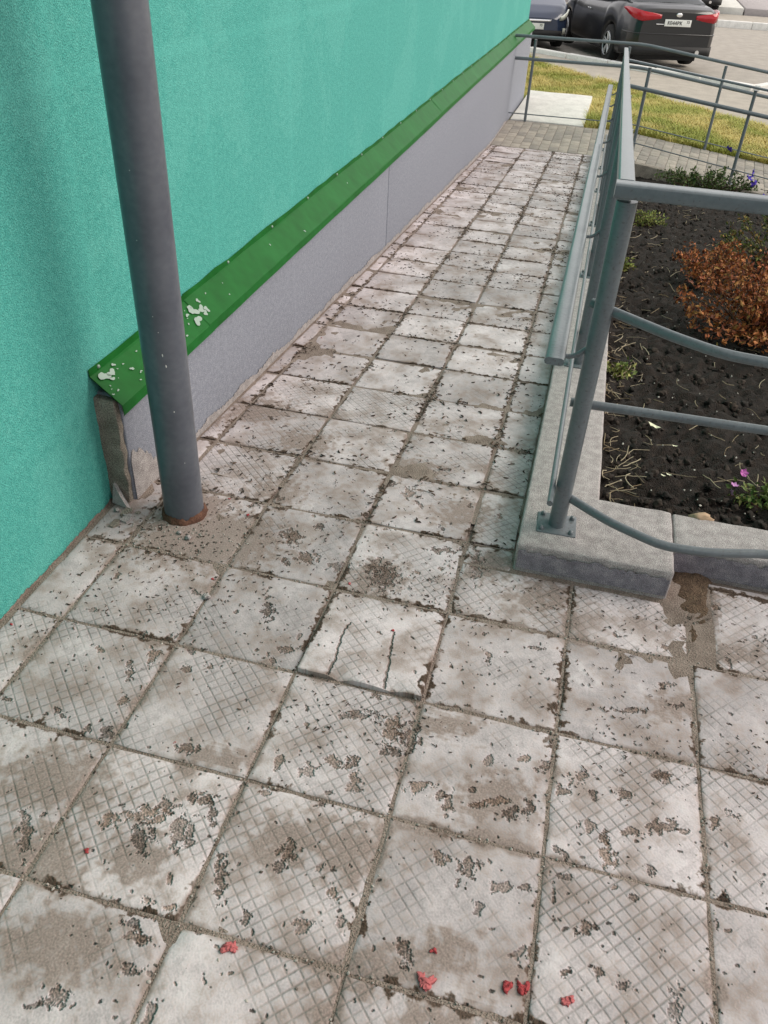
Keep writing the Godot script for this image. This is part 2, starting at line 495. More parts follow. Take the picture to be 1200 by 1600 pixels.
# ---------------------------------------------------------------- the building
func make_building():
	var b := thing("building", "teal rough-plastered building with green metal ledge over a grey plinth", "building", Vector3(WALL_X, 0, -5.0))
	var off := b.position
	var st := begin()
	box(st, Vector3(-9.0, -1.0, WALL_END) - off, Vector3(WALL_X, 7.5, 6.0) - off)
	put("wall", done(st), mats.teal, b)
	var spans := [[-4.068, -1.10], [WALL_END - 0.03, -4.078]]
	for s in spans:
		put("plinth_panel", rounded_block(Vector3(WALL_X - 0.03, -1.0, s[0]) - off, Vector3(0.228, 0.342, s[1]) - off, 0.005, 0.3, 0.003, 0.0, 0.0, 5), mats.plinth, b)
	put("plinth_end_face", rounded_block(Vector3(WALL_X - 0.01, -0.05, -1.102) - off, Vector3(0.222, 0.335, -1.078) - off, 0.004, 0.012, 0.006, 0.0, 0.0, 9), mats.bare, b)
	put("porch_wall", rounded_block(Vector3(WALL_X, -0.3, 1.9) - off, Vector3(4.2, 2.9, 2.2) - off, 0.01, 1.5), mats.plinth, b)
	# strip along the foot of the plinth where the paint has come off, with a ragged upper edge
	st = begin()
	st.set_smooth_group(0)
	var nz := noise(77, 5.0, 3)
	var n := 900
	for k in n:
		var q := []
		for e in [k, k + 1]:
			var z: float = lerp(-1.102, RAMP_END - 1.3, float(e) / n)
			var y: float = ramp_y(z) - 0.03
			var top: float = ramp_y(z) + 0.024 + 0.020 * nz.get_noise_1d(z * 0.7) + 0.012 * nz.get_noise_1d(z * 9.0)
			top += (0.12 + 0.06 * nz.get_noise_1d(z * 11.0)) * exp(-pow((z + 1.12) / 0.12, 2.0))
			q.append([Vector3(0.2305, y, z), Vector3(0.2305, top, z)])
		quad(st, q[0][0] - off, q[1][0] - off, q[1][1] - off, q[0][1] - off)
	put("worn_strip", done(st), mats.kerb, b)
	# line of mud splashed on the foot of the wall
	st = begin()
	st.set_smooth_group(0)
	for k in 500:
		var q := []
		for e in [k, k + 1]:
			var z: float = lerp(1.88, -1.075, float(e) / 500.0)
			var top: float = 0.004 + 0.007 * nz.get_noise_1d(z * 2.0 + 40.0) + 0.006 * nz.get_noise_1d(z * 30.0)
			q.append([Vector3(WALL_X + 0.0015, -0.02, z), Vector3(WALL_X + 0.0015, max(top, 0.001), z)])
		quad(st, q[0][0] - off, q[1][0] - off, q[1][1] - off, q[0][1] - off)
	put("mud_line", done(st), mats.joint_dirt, b)
	# green sheet-metal ledge in lapped lengths
	var cuts := [-1.075, -1.66, -3.55, -5.5, -7.5, -9.5, WALL_END - 0.06]
	for k in cuts.size() - 1:
		var lift := 0.0025 if k % 2 == 1 else 0.0
		var a: float = cuts[k] + (0.03 if k > 0 and k % 2 == 1 else 0.0)
		var e: float = cuts[k + 1] - (0.03 if k % 2 == 1 else 0.0)
		var line := [Vector2(WALL_X + 0.003, 0.418), Vector2(WALL_X + 0.004, 0.399), Vector2(WALL_X + 0.010, 0.395), Vector2(0.244, 0.334), Vector2(0.249, 0.328), Vector2(0.251, 0.300), Vector2(0.247, 0.298)]
		st = begin()
		st.set_smooth_group(-1)
		var segs: int = max(2, int(abs(e - a) / 0.12))
		for i in segs:
			var za: float = lerp(a, e, float(i) / segs)
			var zb: float = lerp(a, e, float(i + 1) / segs)
			for j in line.size() - 1:
				var p: Vector2 = line[j] + Vector2(0.0006, lift)
				var q: Vector2 = line[j + 1] + Vector2(0.0006, lift)
				var wa := 0.0025 * nz.get_noise_2d(za * 3.0, j)
				var wb := 0.0025 * nz.get_noise_2d(zb * 3.0, j)
				var wc := 0.0025 * nz.get_noise_2d(za * 3.0, j + 1)
				var wd := 0.0025 * nz.get_noise_2d(zb * 3.0, j + 1)
				if j == 0:
					wa = 0.008 * nz.get_noise_1d(za * 40.0)
					wb = 0.008 * nz.get_noise_1d(zb * 40.0)
				quad(st, Vector3(p.x, p.y + wa, za) - off, Vector3(q.x, q.y + wc, za) - off, Vector3(q.x, q.y + wd, zb) - off, Vector3(p.x, p.y + wb, zb) - off)
				var d := Vector3(-0.0016, -0.0016, 0)
				quad(st, Vector3(p.x, p.y + wb, zb) - off + d, Vector3(q.x, q.y + wd, zb) - off + d, Vector3(q.x, q.y + wc, za) - off + d, Vector3(p.x, p.y + wa, za) - off + d)
		put("ledge", done(st), mats.green, b)
	# patches where the green paint has flaked off
	st = begin()
	st.set_smooth_group(0)
	var r := RandomNumberGenerator.new()
	r.seed = 5
	var flakes := [[0.19, -1.14, 9.0], [0.185, -1.11, 12.0], [0.2, -1.125, 5.0], [0.18, -1.17, 4.0], [0.2, -1.62, 14.0], [0.225, -1.60, 13.0], [0.21, -1.66, 10.0], [0.218, -1.68, 8.0], [0.224, -1.66, 7.0], [0.19, -1.68, 6.0], [0.2, -1.58, 5.0], [0.235, -1.50, 3.0], [0.21, -1.21, 4.0], [0.2, -2.3, 3.0], [0.236, -2.6, 4.0], [0.21, -3.3, 3.0]]
	for k in 26:
		flakes.append([r.randf_range(0.178, 0.24), r.randf_range(-1.9, -1.08), r.randf_range(1.0, 2.6)])
	for f in flakes:
		var ring := []
		var p1 := r.randf() * TAU
		var p2 := r.randf() * TAU
		for k in 18:
			var w := TAU * k / 18
			var rr: float = f[2] * 0.001 * (0.85 + 0.28 * sin(2.0 * w + p1) + 0.2 * sin(3.0 * w + p2) + r.randf_range(-0.1, 0.1))
			var x: float = clamp(f[0] + cos(w) * rr, 0.176, 0.242)
			ring.append(Vector3(x, 0.395 + (x - 0.172) * -0.847 + 0.0052, f[1] + sin(w) * rr * 1.7) - off)
		var c := Vector3.ZERO
		for p in ring:
			c += p / 18.0
		for k in 18:
			tri(st, c, ring[(k + 1) % 18], ring[k])
	var fl := put("flaked_patches", done(st), mats.zinc, b)
	fl.set_meta("kind", "stuff")
	st = begin()
	lathe(st, [Vector2(0.0055, 0.0), Vector2(0.0055, 0.002), Vector2(0.0035, 0.0045), Vector2(0.0, 0.005)], 10, Vector3.RIGHT)
	var screw := done(st)
	var z := -1.12
	while z > WALL_END:
		var s := put("screw", screw, mats.zinc, b)
		s.position = Vector3(WALL_X + 0.004, 0.409, z) - off
		z -= 0.43


func ramp_y(z: float) -> float:
	if z > RAMP_Z:
		return 0.0
	return -(RAMP_Z - max(z, RAMP_END)) * SLOPE


func make_canopy():
	var c := thing("porch_canopy", "flat grey porch roof over the tiled landing, held by the steel pipe", "canopy", Vector3(1.6, 2.72, 0.6))
	put("roof_slab", rounded_block(Vector3(-1.43, 0.0, -1.72), Vector3(-0.5, 0.16, 1.29), 0.01, 1.0), mats.slab, c)
	put("edge_trim", rounded_block(Vector3(-1.43, -0.03, -1.75), Vector3(-0.48, 0.19, -1.723), 0.005, 1.0), mats.green, c)


# ---------------------------------------------------------------- ground and paving
func make_ground():
	var st := begin()
	st.set_smooth_group(0)
	quad(st, Vector3(-180, -0.80, 160), Vector3(180, -0.80, 160), Vector3(180, -0.80, -200), Vector3(-180, -0.80, -200))
	var g := put("ground", done(st), mats.asphalt)
	g.set_meta("kind", "structure")


# colour and height of worn concrete tiles with diagonal grooves, dusty joints, hollows
func paint_paving(x0: float, z0: float, w: float, d: float, wide: int, high: int, sd: int, worn: float, base: float, pits: bool) -> Array:
	var px := w / wide
	var pz := d / high
	var low := noise_bytes(noise(sd, 6.0 * px, 4), wide, high)
	var mid := noise_bytes(noise(sd + 1, 28.0 * px, 4), wide, high)
	var fine := noise_bytes(noise(sd + 2, 190.0 * px, 3), wide, high)
	var blob := noise_bytes(noise(sd + 4, 42.0 * px, 2), wide, high)
	var soiled := noise_bytes(noise(sd + 6, 4.0 * px, 4), wide, high)
	var soil_at := 0.40
	var wear := noise_bytes(noise(sd + 3, 5.0 * px, 5), wide, high)
	var col := PackedByteArray()
	col.resize(wide * high * 3)
	var hei := PackedByteArray()
	hei.resize(wide * high)
	# dusty patches on a coarse grid
	var cw := int(wide / 6) + 2
	var ch := int(high / 6) + 2
	var dust := PackedFloat32Array()
	dust.resize(cw * ch)
	for k in range(0, DIRT.size(), 5):
		var ca := cos(DIRT[k + 4])
		var sa := sin(DIRT[k + 4])
		for j in ch:
			var dz: float = z0 + j * 6.0 * pz - DIRT[k + 1]
			if abs(dz) > 0.4:
				continue
			for i in cw:
				var dx: float = x0 + i * 6.0 * px - DIRT[k]
				if abs(dx) > 0.4:
					continue
				var u: float = (dx * ca + dz * sa) / DIRT[k + 2]
				var v: float = (-dx * sa + dz * ca) / DIRT[k + 3]
				dust[j * cw + i] = max(dust[j * cw + i], (1.7 if k < 10 else 1.1) * exp(-(u * u + v * v) * 0.9))
	var rr := RandomNumberGenerator.new()
	rr.seed = sd
	var tones := PackedFloat32Array()
	var groovy := PackedFloat32Array()
	for k in 4096:
		tones.append(rr.randf_range(0.90, 1.06))
		groovy.append(rr.randf_range(0.1, 1.0))
	var jx := PackedFloat32Array()
	for i in wide:
		var u: float = (x0 + (i + 0.5) * px) / TILE
		jx.append(abs(u - round(u)) * TILE)
	var pitch := 0.0212
	for j in high:
		var z: float = z0 + (j + 0.5) * pz
		var v := z / TILE
		var jz: float = abs(v - round(v)) * TILE
		var row: int = (int(floor(v)) + 400) * 16
		var soil_row: float = soil_at if not pits else lerp(0.40, 0.58, clamp((z + 1.0) / 0.6, 0.0, 1.0))
		for i in wide:
			var x: float = x0 + (i + 0.5) * px
			var at := j * wide + i
			var t: int = (row + int(x / TILE)) & 4095
			var lo: float = low[at] / 255.0
			var mi: float = mid[at] / 255.0
			var fi: float = fine[at] / 255.0
			var we: float = wear[at] / 255.0
			var tone: float = tones[t] * (0.80 + 0.20 * mi + 0.20 * we) * (0.90 + 0.2 * fi)
			var r := base * tone
			var g := base * 0.953 * tone
			var b := base * 0.965 * tone
			var h := 0.72 + 0.10 * fi + 0.10 * mi
			# brown dust: along joints and in patches, grainy at its edge
			var jd: float = min(jx[i], jz)
			var band: float = -0.008 + 0.050 * lo * lo + 0.010 * (fi - 0.5) + 0.012 * (mi - 0.5)
			var dd: float = clamp((band - jd) / 0.014 + 0.62, 0.0, 1.0) * 0.82
			var pd: float = dust[int(j / 6) * cw + int(i / 6)]
			pd = clamp((pd * 0.85 + mi * 1.25 + lo * 0.4 + fi * 0.35 - 1.18) * 2.0, 0.0, 1.0)
			var sm: float = clamp((lo * 0.80 + mi * 0.50 + fi * 0.45 - 0.82) * 2.0, 0.0, 0.7)
			dd = max(max(dd, pd * 0.80), sm)
			if dd > 0.0:
				var gr := 0.78 + 0.44 * fi
				r = lerp(r, 0.535 * gr, dd)
				g = lerp(g, 0.472 * gr, dd)
				b = lerp(b, 0.442 * gr, dd)
				h = lerp(h, 0.70 + 0.15 * fi, dd * 0.5)
			# dark crumbly soil caught in stretches of the joints
			var wet: float = clamp((soiled[at] / 255.0 - soil_row) * 6.0, 0.0, 1.0)
			if wet > 0.0:
				var sb: float = wet * clamp((0.003 + 0.034 * wet * mi * mi - jd) / 0.004 + (fi - 0.5) * 1.6, 0.0, 1.0)
				r = lerp(r, 0.30 * (0.6 + 0.7 * fi), sb)
				g = lerp(g, 0.235 * (0.6 + 0.7 * fi), sb)
				b = lerp(b, 0.19 * (0.6 + 0.7 * fi), sb)
				h = lerp(h, 0.5 + 0.5 * fi, sb)
			# diagonal grooves, gone where the face is worn
			var a := (x + z) * 0.70711 / pitch
			var e := (x - z) * 0.70711 / pitch
			var gd: float = min(abs(a - round(a)), abs(e - round(e))) * pitch
			var line_a: float = groovy[(int(round(a)) * 7 + t * 3) & 4095]
			var line_e: float = groovy[(int(round(e)) * 11 + t * 5) & 4095]
			var by_line: float = 0.45 + 0.55 * (line_a if abs(a - round(a)) < abs(e - round(e)) else line_e)
			var keep: float = by_line * clamp((groovy[t] * worn + 0.36 - we) * 2.2, 0.0, 1.0)
			if gd < 0.0021:
				var s: float = keep * clamp((0.0021 - gd) / 0.0013, 0.0, 1.0)
				h -= 0.22 * s
				s *= 0.46
				r = lerp(r, 0.40, s)
				g = lerp(g, 0.372, s)
				b = lerp(b, 0.345, s)
			# chalky bloom
			var wb: float = clamp((we + mi * 0.5 - 0.98) * 3.0, 0.0, 0.75) * (1.0 - dd)
			r = lerp(r, 0.83, wb)
			g = lerp(g, 0.805, wb)
			b = lerp(b, 0.815, wb)
			col[at * 3] = int(clamp(r, 0.0, 1.0) * 255.0)
			col[at * 3 + 1] = int(clamp(g, 0.0, 1.0) * 255.0)
			col[at * 3 + 2] = int(clamp(b, 0.0, 1.0) * 255.0)
			hei[at] = int(clamp(h, 0.0, 1.0) * 255.0)
	# hollows and pin holes where the surface has broken away
	var list := []
	if pits:
		for k in range(0, PITS.size(), 5):
			list.append([PITS[k], PITS[k + 1], PITS[k + 2], PITS[k + 3], PITS[k + 4]])
	var crowd := noise(sd + 9, 3.0, 3)
	for k in (7000 if pits else 5200):
		var s := rr.randf_range(0.0006, 0.0022) if rr.randf() < 0.93 else rr.randf_range(0.003, 0.008)
		var q := Vector2(rr.randf_range(x0, x0 + w), rr.randf_range(z0, z0 + d))
		if crowd.get_noise_2d(q.x, q.y) + (0.25 if q.y < -0.5 else 0.0) < rr.randf_range(-0.35, 0.45):
			continue
		list.append([q.x, q.y, s * rr.randf_range(1.0, 2.6), s, rr.randf() * PI])
	for p in list:
		var soft := rr.randf_range(0.45, 1.0)
		var brown := rr.randf_range(0.86, 1.0)
		var ca := cos(p[4])
		var sa := sin(p[4])
		var reach: float = p[2] * 1.7 + 2.0 * px
		var i0: int = max(0, int((p[0] - reach - x0) / px))
		var i1: int = min(wide - 1, int((p[0] + reach - x0) / px))
		var j0: int = max(0, int((p[1] - reach - z0) / pz))
		var j1: int = min(high - 1, int((p[1] + reach - z0) / pz))
		for j in range(j0, j1 + 1):
			for i in range(i0, i1 + 1):
				var dx: float = x0 + (i + 0.5) * px - p[0]
				var dz: float = z0 + (j + 0.5) * pz - p[1]
				var u: float = (dx * ca + dz * sa) / p[2]
				var v: float = (-dx * sa + dz * ca) / p[3]
				var at := j * wide + i
				var mi: float = mid[at] / 255.0
				var fi: float = fine[at] / 255.0
				var grit: float = clamp((fi - 0.5) * 2.6 + 0.5, 0.0, 1.0)
				var rad: float = sqrt(u * u + v * v) + (blob[at] / 255.0 - 0.5) * 2.2 + (grit - 0.5) * 0.45
				if rad < 1.0:
					# rough stony inside of light grains and dark dirt, dirt caught under the broken lip
					var fill: float = clamp((1.0 - rad) * 3.5, 0.0, 1.0)
					var lip: float = clamp(1.0 - abs(rad - 0.80) / 0.22, 0.0, 1.0) * clamp((mi - 0.36) * 4.0, 0.0, 1.0)
					var tone: float = 1.0 - fill * soft * (0.14 + 0.40 * (1.0 - grit)) - lip * soft * 0.22
					if p[3] < 0.003:
						tone = 1.0 - fill * 0.55 * soft
					col[at * 3] = int(col[at * 3] * tone)
					col[at * 3 + 1] = int(col[at * 3 + 1] * tone * lerp(1.0, 0.955 * (0.5 + 0.5 * brown), fill * 0.7))
					col[at * 3 + 2] = int(col[at * 3 + 2] * tone * lerp(1.0, 0.92 * brown, fill * 0.7))
					hei[at] = int(lerp(float(hei[at]), 55.0 + 55.0 * grit, fill))
				elif rad < 1.22 and p[3] > 0.004:
					for c in 3:
						col[at * 3 + c] = min(255, int(col[at * 3 + c] * (1.03 + 0.07 * grit)))
	if pits:
		for line in CRACKS:
			for k in line.size() - 1:
				var a: Vector2 = line[k]
				var b: Vector2 = line[k + 1]
				var steps := int((b - a).length() / pz)
				for q in steps:
					var p := a.lerp(b, float(q) / steps)
					var at0 := int((p.y - z0) / pz) * wide + int((p.x - x0) / px)
					p.x += (blob[at0] - 128) / 255.0 * 0.007
					var half: float = 0.0008 + 0.0022 * fine[at0] / 255.0 * (1.0 - 0.3 * k)
					for i in range(int((p.x - half - x0) / px), int((p.x + half - x0) / px) + 1):
						var at := int((p.y - z0) / pz) * wide + i
						var tone: float = 0.45 + 0.4 * fine[at] / 255.0
						col[at * 3] = int(col[at * 3] * tone)
						col[at * 3 + 1] = int(col[at * 3 + 1] * tone * 0.96)
						col[at * 3 + 2] = int(col[at * 3 + 2] * tone * 0.92)
						hei[at] = 30
	var ci := Image.create_from_data(wide, high, false, Image.FORMAT_RGB8, col)
	var hi := Image.create_from_data(wide, high, false, Image.FORMAT_L8, hei)
	return [ImageTexture.create_from_image(ci), ImageTexture.create_from_image(hi)]


func paving_material(tex: Array) -> StandardMaterial3D:
	var m := StandardMaterial3D.new()
	m.albedo_texture = tex[0]
	m.roughness = 0.93
	m.heightmap_enabled = true
	m.heightmap_texture = tex[1]
	m.heightmap_scale = 0.8
	return m


# one concrete tile: uneven rounded edges, a chipped corner here and there, texture laid out in metres
func tile_mesh(x0: float, x1: float, z0: float, z1: float, sheet: Rect2, r: RandomNumberGenerator, chip: Array, tilt := Vector2.ZERO, lift := 0.0) -> ArrayMesh:
	var st := begin()
	st.set_smooth_group(0)
	var c := Vector3((x0 + x1) * 0.5, 0, (z0 + z1) * 0.5)
	var nz := noise(r.randi() % 9999, 30.0, 2)
	var steps := func(len: float) -> Array:
		var n: int = max(2, int(len / 0.03))
		var out := [0.0, 0.004, 0.010]
		for k in range(1, n):
			out.append(lerp(0.010, len - 0.010, float(k) / n))
		out.append_array([len - 0.010, len - 0.004, len])
		return out
	var xs: Array = steps.call(x1 - x0)
	var zs: Array = steps.call(z1 - z0)
	var grid := []
	for j in zs.size():
		var line := []
		for i in xs.size():
			var p := Vector3(x0 + xs[i], 0, z0 + zs[j])
			var e: float = min(min(xs[i], x1 - x0 - xs[i]), min(zs[j], z1 - z0 - zs[j]))
			var wob := nz.get_noise_2d(p.x, p.z)
			if e < 0.001:
				p.y = -0.0022
				var inw := Vector3(signf(c.x - p.x) if min(xs[i], x1 - x0 - xs[i]) < 0.001 else 0.0, 0, signf(c.z - p.z) if min(zs[j], z1 - z0 - zs[j]) < 0.001 else 0.0)
				p += inw * (0.0008 + 0.004 * abs(wob))
			elif e < 0.005:
				p.y = -0.0007 - 0.002 * max(0.0, wob)
			else:
				p.y = 0.0012 * wob
			for q in chip:
				var dist: float = Vector2(p.x - q[0], p.z - q[1]).length() + 0.012 * wob
				if dist < q[2]:
					p.y -= min(0.016, (q[2] - dist) * 1.2)
			p.y += lift + tilt.x * (p.x - c.x) + tilt.y * (p.z - c.z)
			line.append(p)
		grid.append(line)
	var nx := xs.size()
	var nzz := zs.size()
	var emit := func(p: Vector3, y: float):
		st.set_uv(Vector2((p.x - sheet.position.x) / sheet.size.x, (p.z - sheet.position.y) / sheet.size.y))
		st.add_vertex(Vector3(p.x - c.x, y + ramp_y(p.z) - ramp_y(c.z), p.z - c.z))
	for j in nzz - 1:
		for i in nx - 1:
			var a: Vector3 = grid[j][i]
			var b: Vector3 = grid[j][i + 1]
			var d: Vector3 = grid[j + 1][i]
			var e: Vector3 = grid[j + 1][i + 1]
			for p in [a, b, e, a, e, d]:
				emit.call(p, p.y)
	var rim := []
	for i in nx:
		rim.append(grid[0][i])
	for j in range(1, nzz):
		rim.append(grid[j][nx - 1])
	for i in range(nx - 2, -1, -1):
		rim.append(grid[nzz - 1][i])
	for j in range(nzz - 2, 0, -1):
		rim.append(grid[j][0])
	st.set_smooth_group(1)
	for k in rim.size():
		var a: Vector3 = rim[k]
		var b: Vector3 = rim[(k + 1) % rim.size()]
		for q in [[a, a.y], [b, -0.045], [b, b.y], [a, a.y], [a, -0.045], [b, -0.045]]:
			emit.call(q[0], q[1])
	st.index()
	st.generate_normals()
	return st.commit()


func place_tile(parent: Node3D, x0: float, x1: float, z0: float, z1: float, sheet: Rect2, m: Material, r: RandomNumberGenerator, chip := [], tilt := Vector2.ZERO, lift := 0.0, gap := 0.0018):
	var mesh := tile_mesh(x0 + gap, x1 - gap, z0 + gap, z1 - gap, sheet, r, chip, tilt, lift)
	var o := put("tile", mesh, m, parent)
	o.position = Vector3((x0 + x1) * 0.5, ramp_y((z0 + z1) * 0.5), (z0 + z1) * 0.5)


func random_chips(r: RandomNumberGenerator, x0: float, x1: float, z0: float, z1: float, chance: float) -> Array:
	var out := []
	for c in [[x0, z0], [x1, z0], [x0, z1], [x1, z1]]:
		if r.randf() < chance:
			out.append([c[0], c[1], r.randf_range(0.010, 0.024)])
	return out


var near_sheet := Rect2(0.1, -2.1, 2.2, 2.52)
var far_sheet := Rect2(0.1, -8.62, 1.3, 6.52)


func make_landing():
	mats.near_tiles = paving_material(paint_paving(near_sheet.position.x, near_sheet.position.y, near_sheet.size.x, near_sheet.size.y, 1280, 1466, 501, 0.60, 0.775, true))
	mats.far_tiles = paving_material(paint_paving(far_sheet.position.x, far_sheet.position.y, far_sheet.size.x, far_sheet.size.y, 520, 2000, 601, 0.0, 0.775, false))
	var g := structure("landing")
	var st := begin()
	st.set_smooth_group(0)
	var n := 70
	var nz := noise(88, 6.0, 4)
	for j in n:
		for i in n:
			var q := []
			for e in [[0, 1], [1, 1], [1, 0], [0, 0]]:
				var x: float = lerp(WALL_X - 0.02, 3.2, float(i + e[0]) / n)
				var z: float = lerp(-1.45, 2.1, float(j + e[1]) / n)
				var y: float = -0.0022 + 0.002 * nz.get_noise_2d(x, z)
				if z < -0.85 and x > 1.72 and x < 1.95:
					y += 0.001
				if z < RAMP_Z:
					y = ramp_y(z) - 0.012
				q.append(Vector3(x, y, z))
			quad(st, q[0], q[1], q[2], q[3])
	put("joint_filling", done(st), mats.joint_dirt, g)
	var r := RandomNumberGenerator.new()
	r.seed = 41
	var xs := [0.176, 0.3, 0.6, 0.9, 1.2, 1.5, 1.8, 2.1, 2.4, 2.7, 3.0]
	for j in range(-4, 7):
		var z0 := j * TILE
		var z1 := z0 + TILE
		for i in xs.size() - 1:
			var a: float = xs[i]
			var b: float = xs[i + 1]
			var tilt := Vector2(r.randf_range(-0.006, 0.006), r.randf_range(-0.006, 0.006))
			var lift := r.randf_range(-0.0012, 0.0012)
			var chips := random_chips(r, a, b, z0, z1, 0.10)
			var za := z0
			if j == -4 and a >= 1.19:
				za = -1.108
				if a > 1.4 and a < 1.6:
					chips = [[1.8, -1.105, 0.055]]
				if a >= 1.79:
					za = -1.228
					a = max(a, 1.856) if a < 1.9 else a
			if j == -4 and i == 0:
				chips.append([0.2, -1.15, 0.05])
			if j == -3 and i == 3:
				# the cracked tile sits proud at its near edge
				place_tile(g, a, b, z0, z1, near_sheet, mats.near_tiles, r, [[1.0, z1, 0.02], [1.115, z1, 0.022]], Vector2(0.004, 0.05), 0.007)
				continue
			place_tile(g, a, b, za, z1, near_sheet, mats.near_tiles, r, chips, tilt, lift)
	place_tile(g, 1.2, 1.335, -1.2, -1.108, near_sheet, mats.near_tiles, r)


func make_long_ramp():
	var g := structure("ramp")
	var st := begin()
	st.set_smooth_group(0)
	var nz := noise(89, 6.0, 3)
	for j in 150:
		for i in 24:
			var q := []
			for e in [[0, 1], [1, 1], [1, 0], [0, 0]]:
				var x: float = lerp(0.2, 1.36, (i + e[0]) / 24.0)
				var z: float = lerp(RAMP_END, RAMP_Z - 0.1, (j + e[1]) / 150.0)
				q.append(Vector3(x, ramp_y(z) - 0.003 + 0.004 * nz.get_noise_2d(x, z), z))
			quad(st, q[0], q[1], q[2], q[3])
	put("joint_filling", done(st), mats.joint_dirt, g)
	var r := RandomNumberGenerator.new()
	r.seed = 43
	var xs := [0.236, 0.3, 0.6, 0.9, 1.2, 1.336]
	var k := 0
	var z1 := RAMP_Z
	while z1 > RAMP_END + 0.01:
		var z0: float = max(z1 - TILE, RAMP_END)
		var near := z0 > -2.12
		for i in 5:
			var tilt := Vector2(r.randf_range(-0.012, 0.012), r.randf_range(-0.016, 0.016))
			place_tile(g, xs[i], xs[i + 1], z0, z1, near_sheet if near else far_sheet, mats.near_tiles if near else mats.far_tiles, r, random_chips(r, xs[i], xs[i + 1], z0, z1, 0.22), tilt, r.randf_range(-0.002, 0.003), 0.004)
		z1 = z0
		k += 1


# frame of the second ramp, which turns off to the right and falls
func second_ramp_frame() -> Transform3D:
	return Transform3D(Basis.from_euler(Vector3(0.0, deg_to_rad(-6.0), -atan(0.10))), Vector3(1.56, LOW_Y, -9.2))


func paver_mesh(sd: int, len: float) -> ArrayMesh:
	return rounded_block(Vector3(-0.0485, -0.05, -len * 0.5 + 0.0015), Vector3(0.0485, 0.0, len * 0.5 - 0.0015), 0.004, 0.2, 0.0012, 0.0, 0.0, sd)


func lay_pavers(g: Node3D, x0: float, x1: float, z0: float, z1: float, r: RandomNumberGenerator, whole: Array, half: ArrayMesh):
	var col := 0
	var x := x0 + 0.05
	while x < x1:
		var z := z0
		var first := col % 2 == 1
		while z < z1 - 0.02:
			var cut := first or z + 0.2 > z1 + 0.05
			var len := 0.1 if cut else 0.2
			first = false
			var o := put("paver", half if cut else whole[r.randi() % whole.size()], mats["paver_%d" % (r.randi() % 3)], g)
			o.position = Vector3(x, r.randf_range(-0.002, 0.002), z + len * 0.5)
			o.rotation = Vector3(r.randf_range(-0.012, 0.012), r.randf_range(-0.01, 0.01), r.randf_range(-0.015, 0.015))
			z += len
		x += 0.1
		col += 1


func make_lower_paving():
	var r := RandomNumberGenerator.new()
	r.seed = 61
	var whole := [paver_mesh(1, 0.2), paver_mesh(2, 0.2), paver_mesh(3, 0.2)]
	var half := paver_mesh(4, 0.1)
	var g := structure("lower_landing")
	g.position = Vector3(0, LOW_Y, 0)
	var st := begin()
	box(st, Vector3(0.2, -0.4, -9.97), Vector3(1.62, -0.006, RAMP_END - 0.002))
	put("sand_bed", done(st), mats.joint_dirt, g)
	lay_pavers(g, 0.235, 1.55, -9.93, RAMP_END - 0.01, r, whole, half)
	var h := structure("second_ramp")
	h.transform = second_ramp_frame()
	st = begin()
	box(st, Vector3(-0.1, -0.5, -0.745), Vector3(3.4, -0.0075, 0.70))
	put("sand_bed", done(st), mats.joint_dirt, h)
	lay_pavers(h, 0.04, 2.7, -0.74, 0.66, r, whole, half)


func make_kerbs():
	# corner block at the head of the ramp
	var k := thing("kerb_block", "short worn concrete kerb block under the bolted corner post", "kerb", Vector3(1.54, 0, -1.25))
	var off := k.position
	put("block", rounded_block(Vector3(1.338, -0.06, -1.40) - off, Vector3(1.745, 0.090, -1.122) - off, 0.008, 0.02, 0.003, 0.0, 0.0, 3), mats.kerb, k)
	painted_face(k, 1.345, 1.738, 0.012, 0.070, -1.1225, off)
	# long kerb beside the ramp
	var l := thing("ramp_kerb", "long pale concrete kerb carrying the ramp railing beside the soil bed", "kerb", Vector3(1.44, 0, -1.4))
	off = l.position
	put("kerb_body", rounded_block(Vector3(1.338, -0.25, RAMP_END) - off, Vector3(1.545, 0.088 + (-1.402 - RAMP_Z) * SLOPE, -1.402) - off, 0.008, 0.06, 0.0025, SLOPE, -1.402 - off.z, 4), mats.kerb, l)
	# kerb along the front of the bed
	var b := thing("bed_kerb", "grey concrete kerb closing the near side of the soil bed", "kerb", Vector3(2.6, 0, -1.32))
	off = b.position
	put("kerb_body", rounded_block(Vector3(1.748, -0.06, -1.402) - off, Vector3(3.6, 0.087, -1.252) - off, 0.008, 0.05, 0.003, 0.0, 0.0, 6), mats.kerb, b)
	painted_face(b, 1.755, 3.58, 0.0, 0.068, -1.2525, off)
	# side wall of the second ramp towards the bed
	var w := thing("ramp_side_wall", "low bare concrete edge of the block-paved ramp behind the bed", "kerb")
	w.transform = second_ramp_frame()
	put("wall_body", rounded_block(Vector3(-0.05, -0.6, 0.675), Vector3(2.8, 0.018, 0.775), 0.01, 0.12, 0.006, 0.0, 0.0, 8), mats.bare, w)


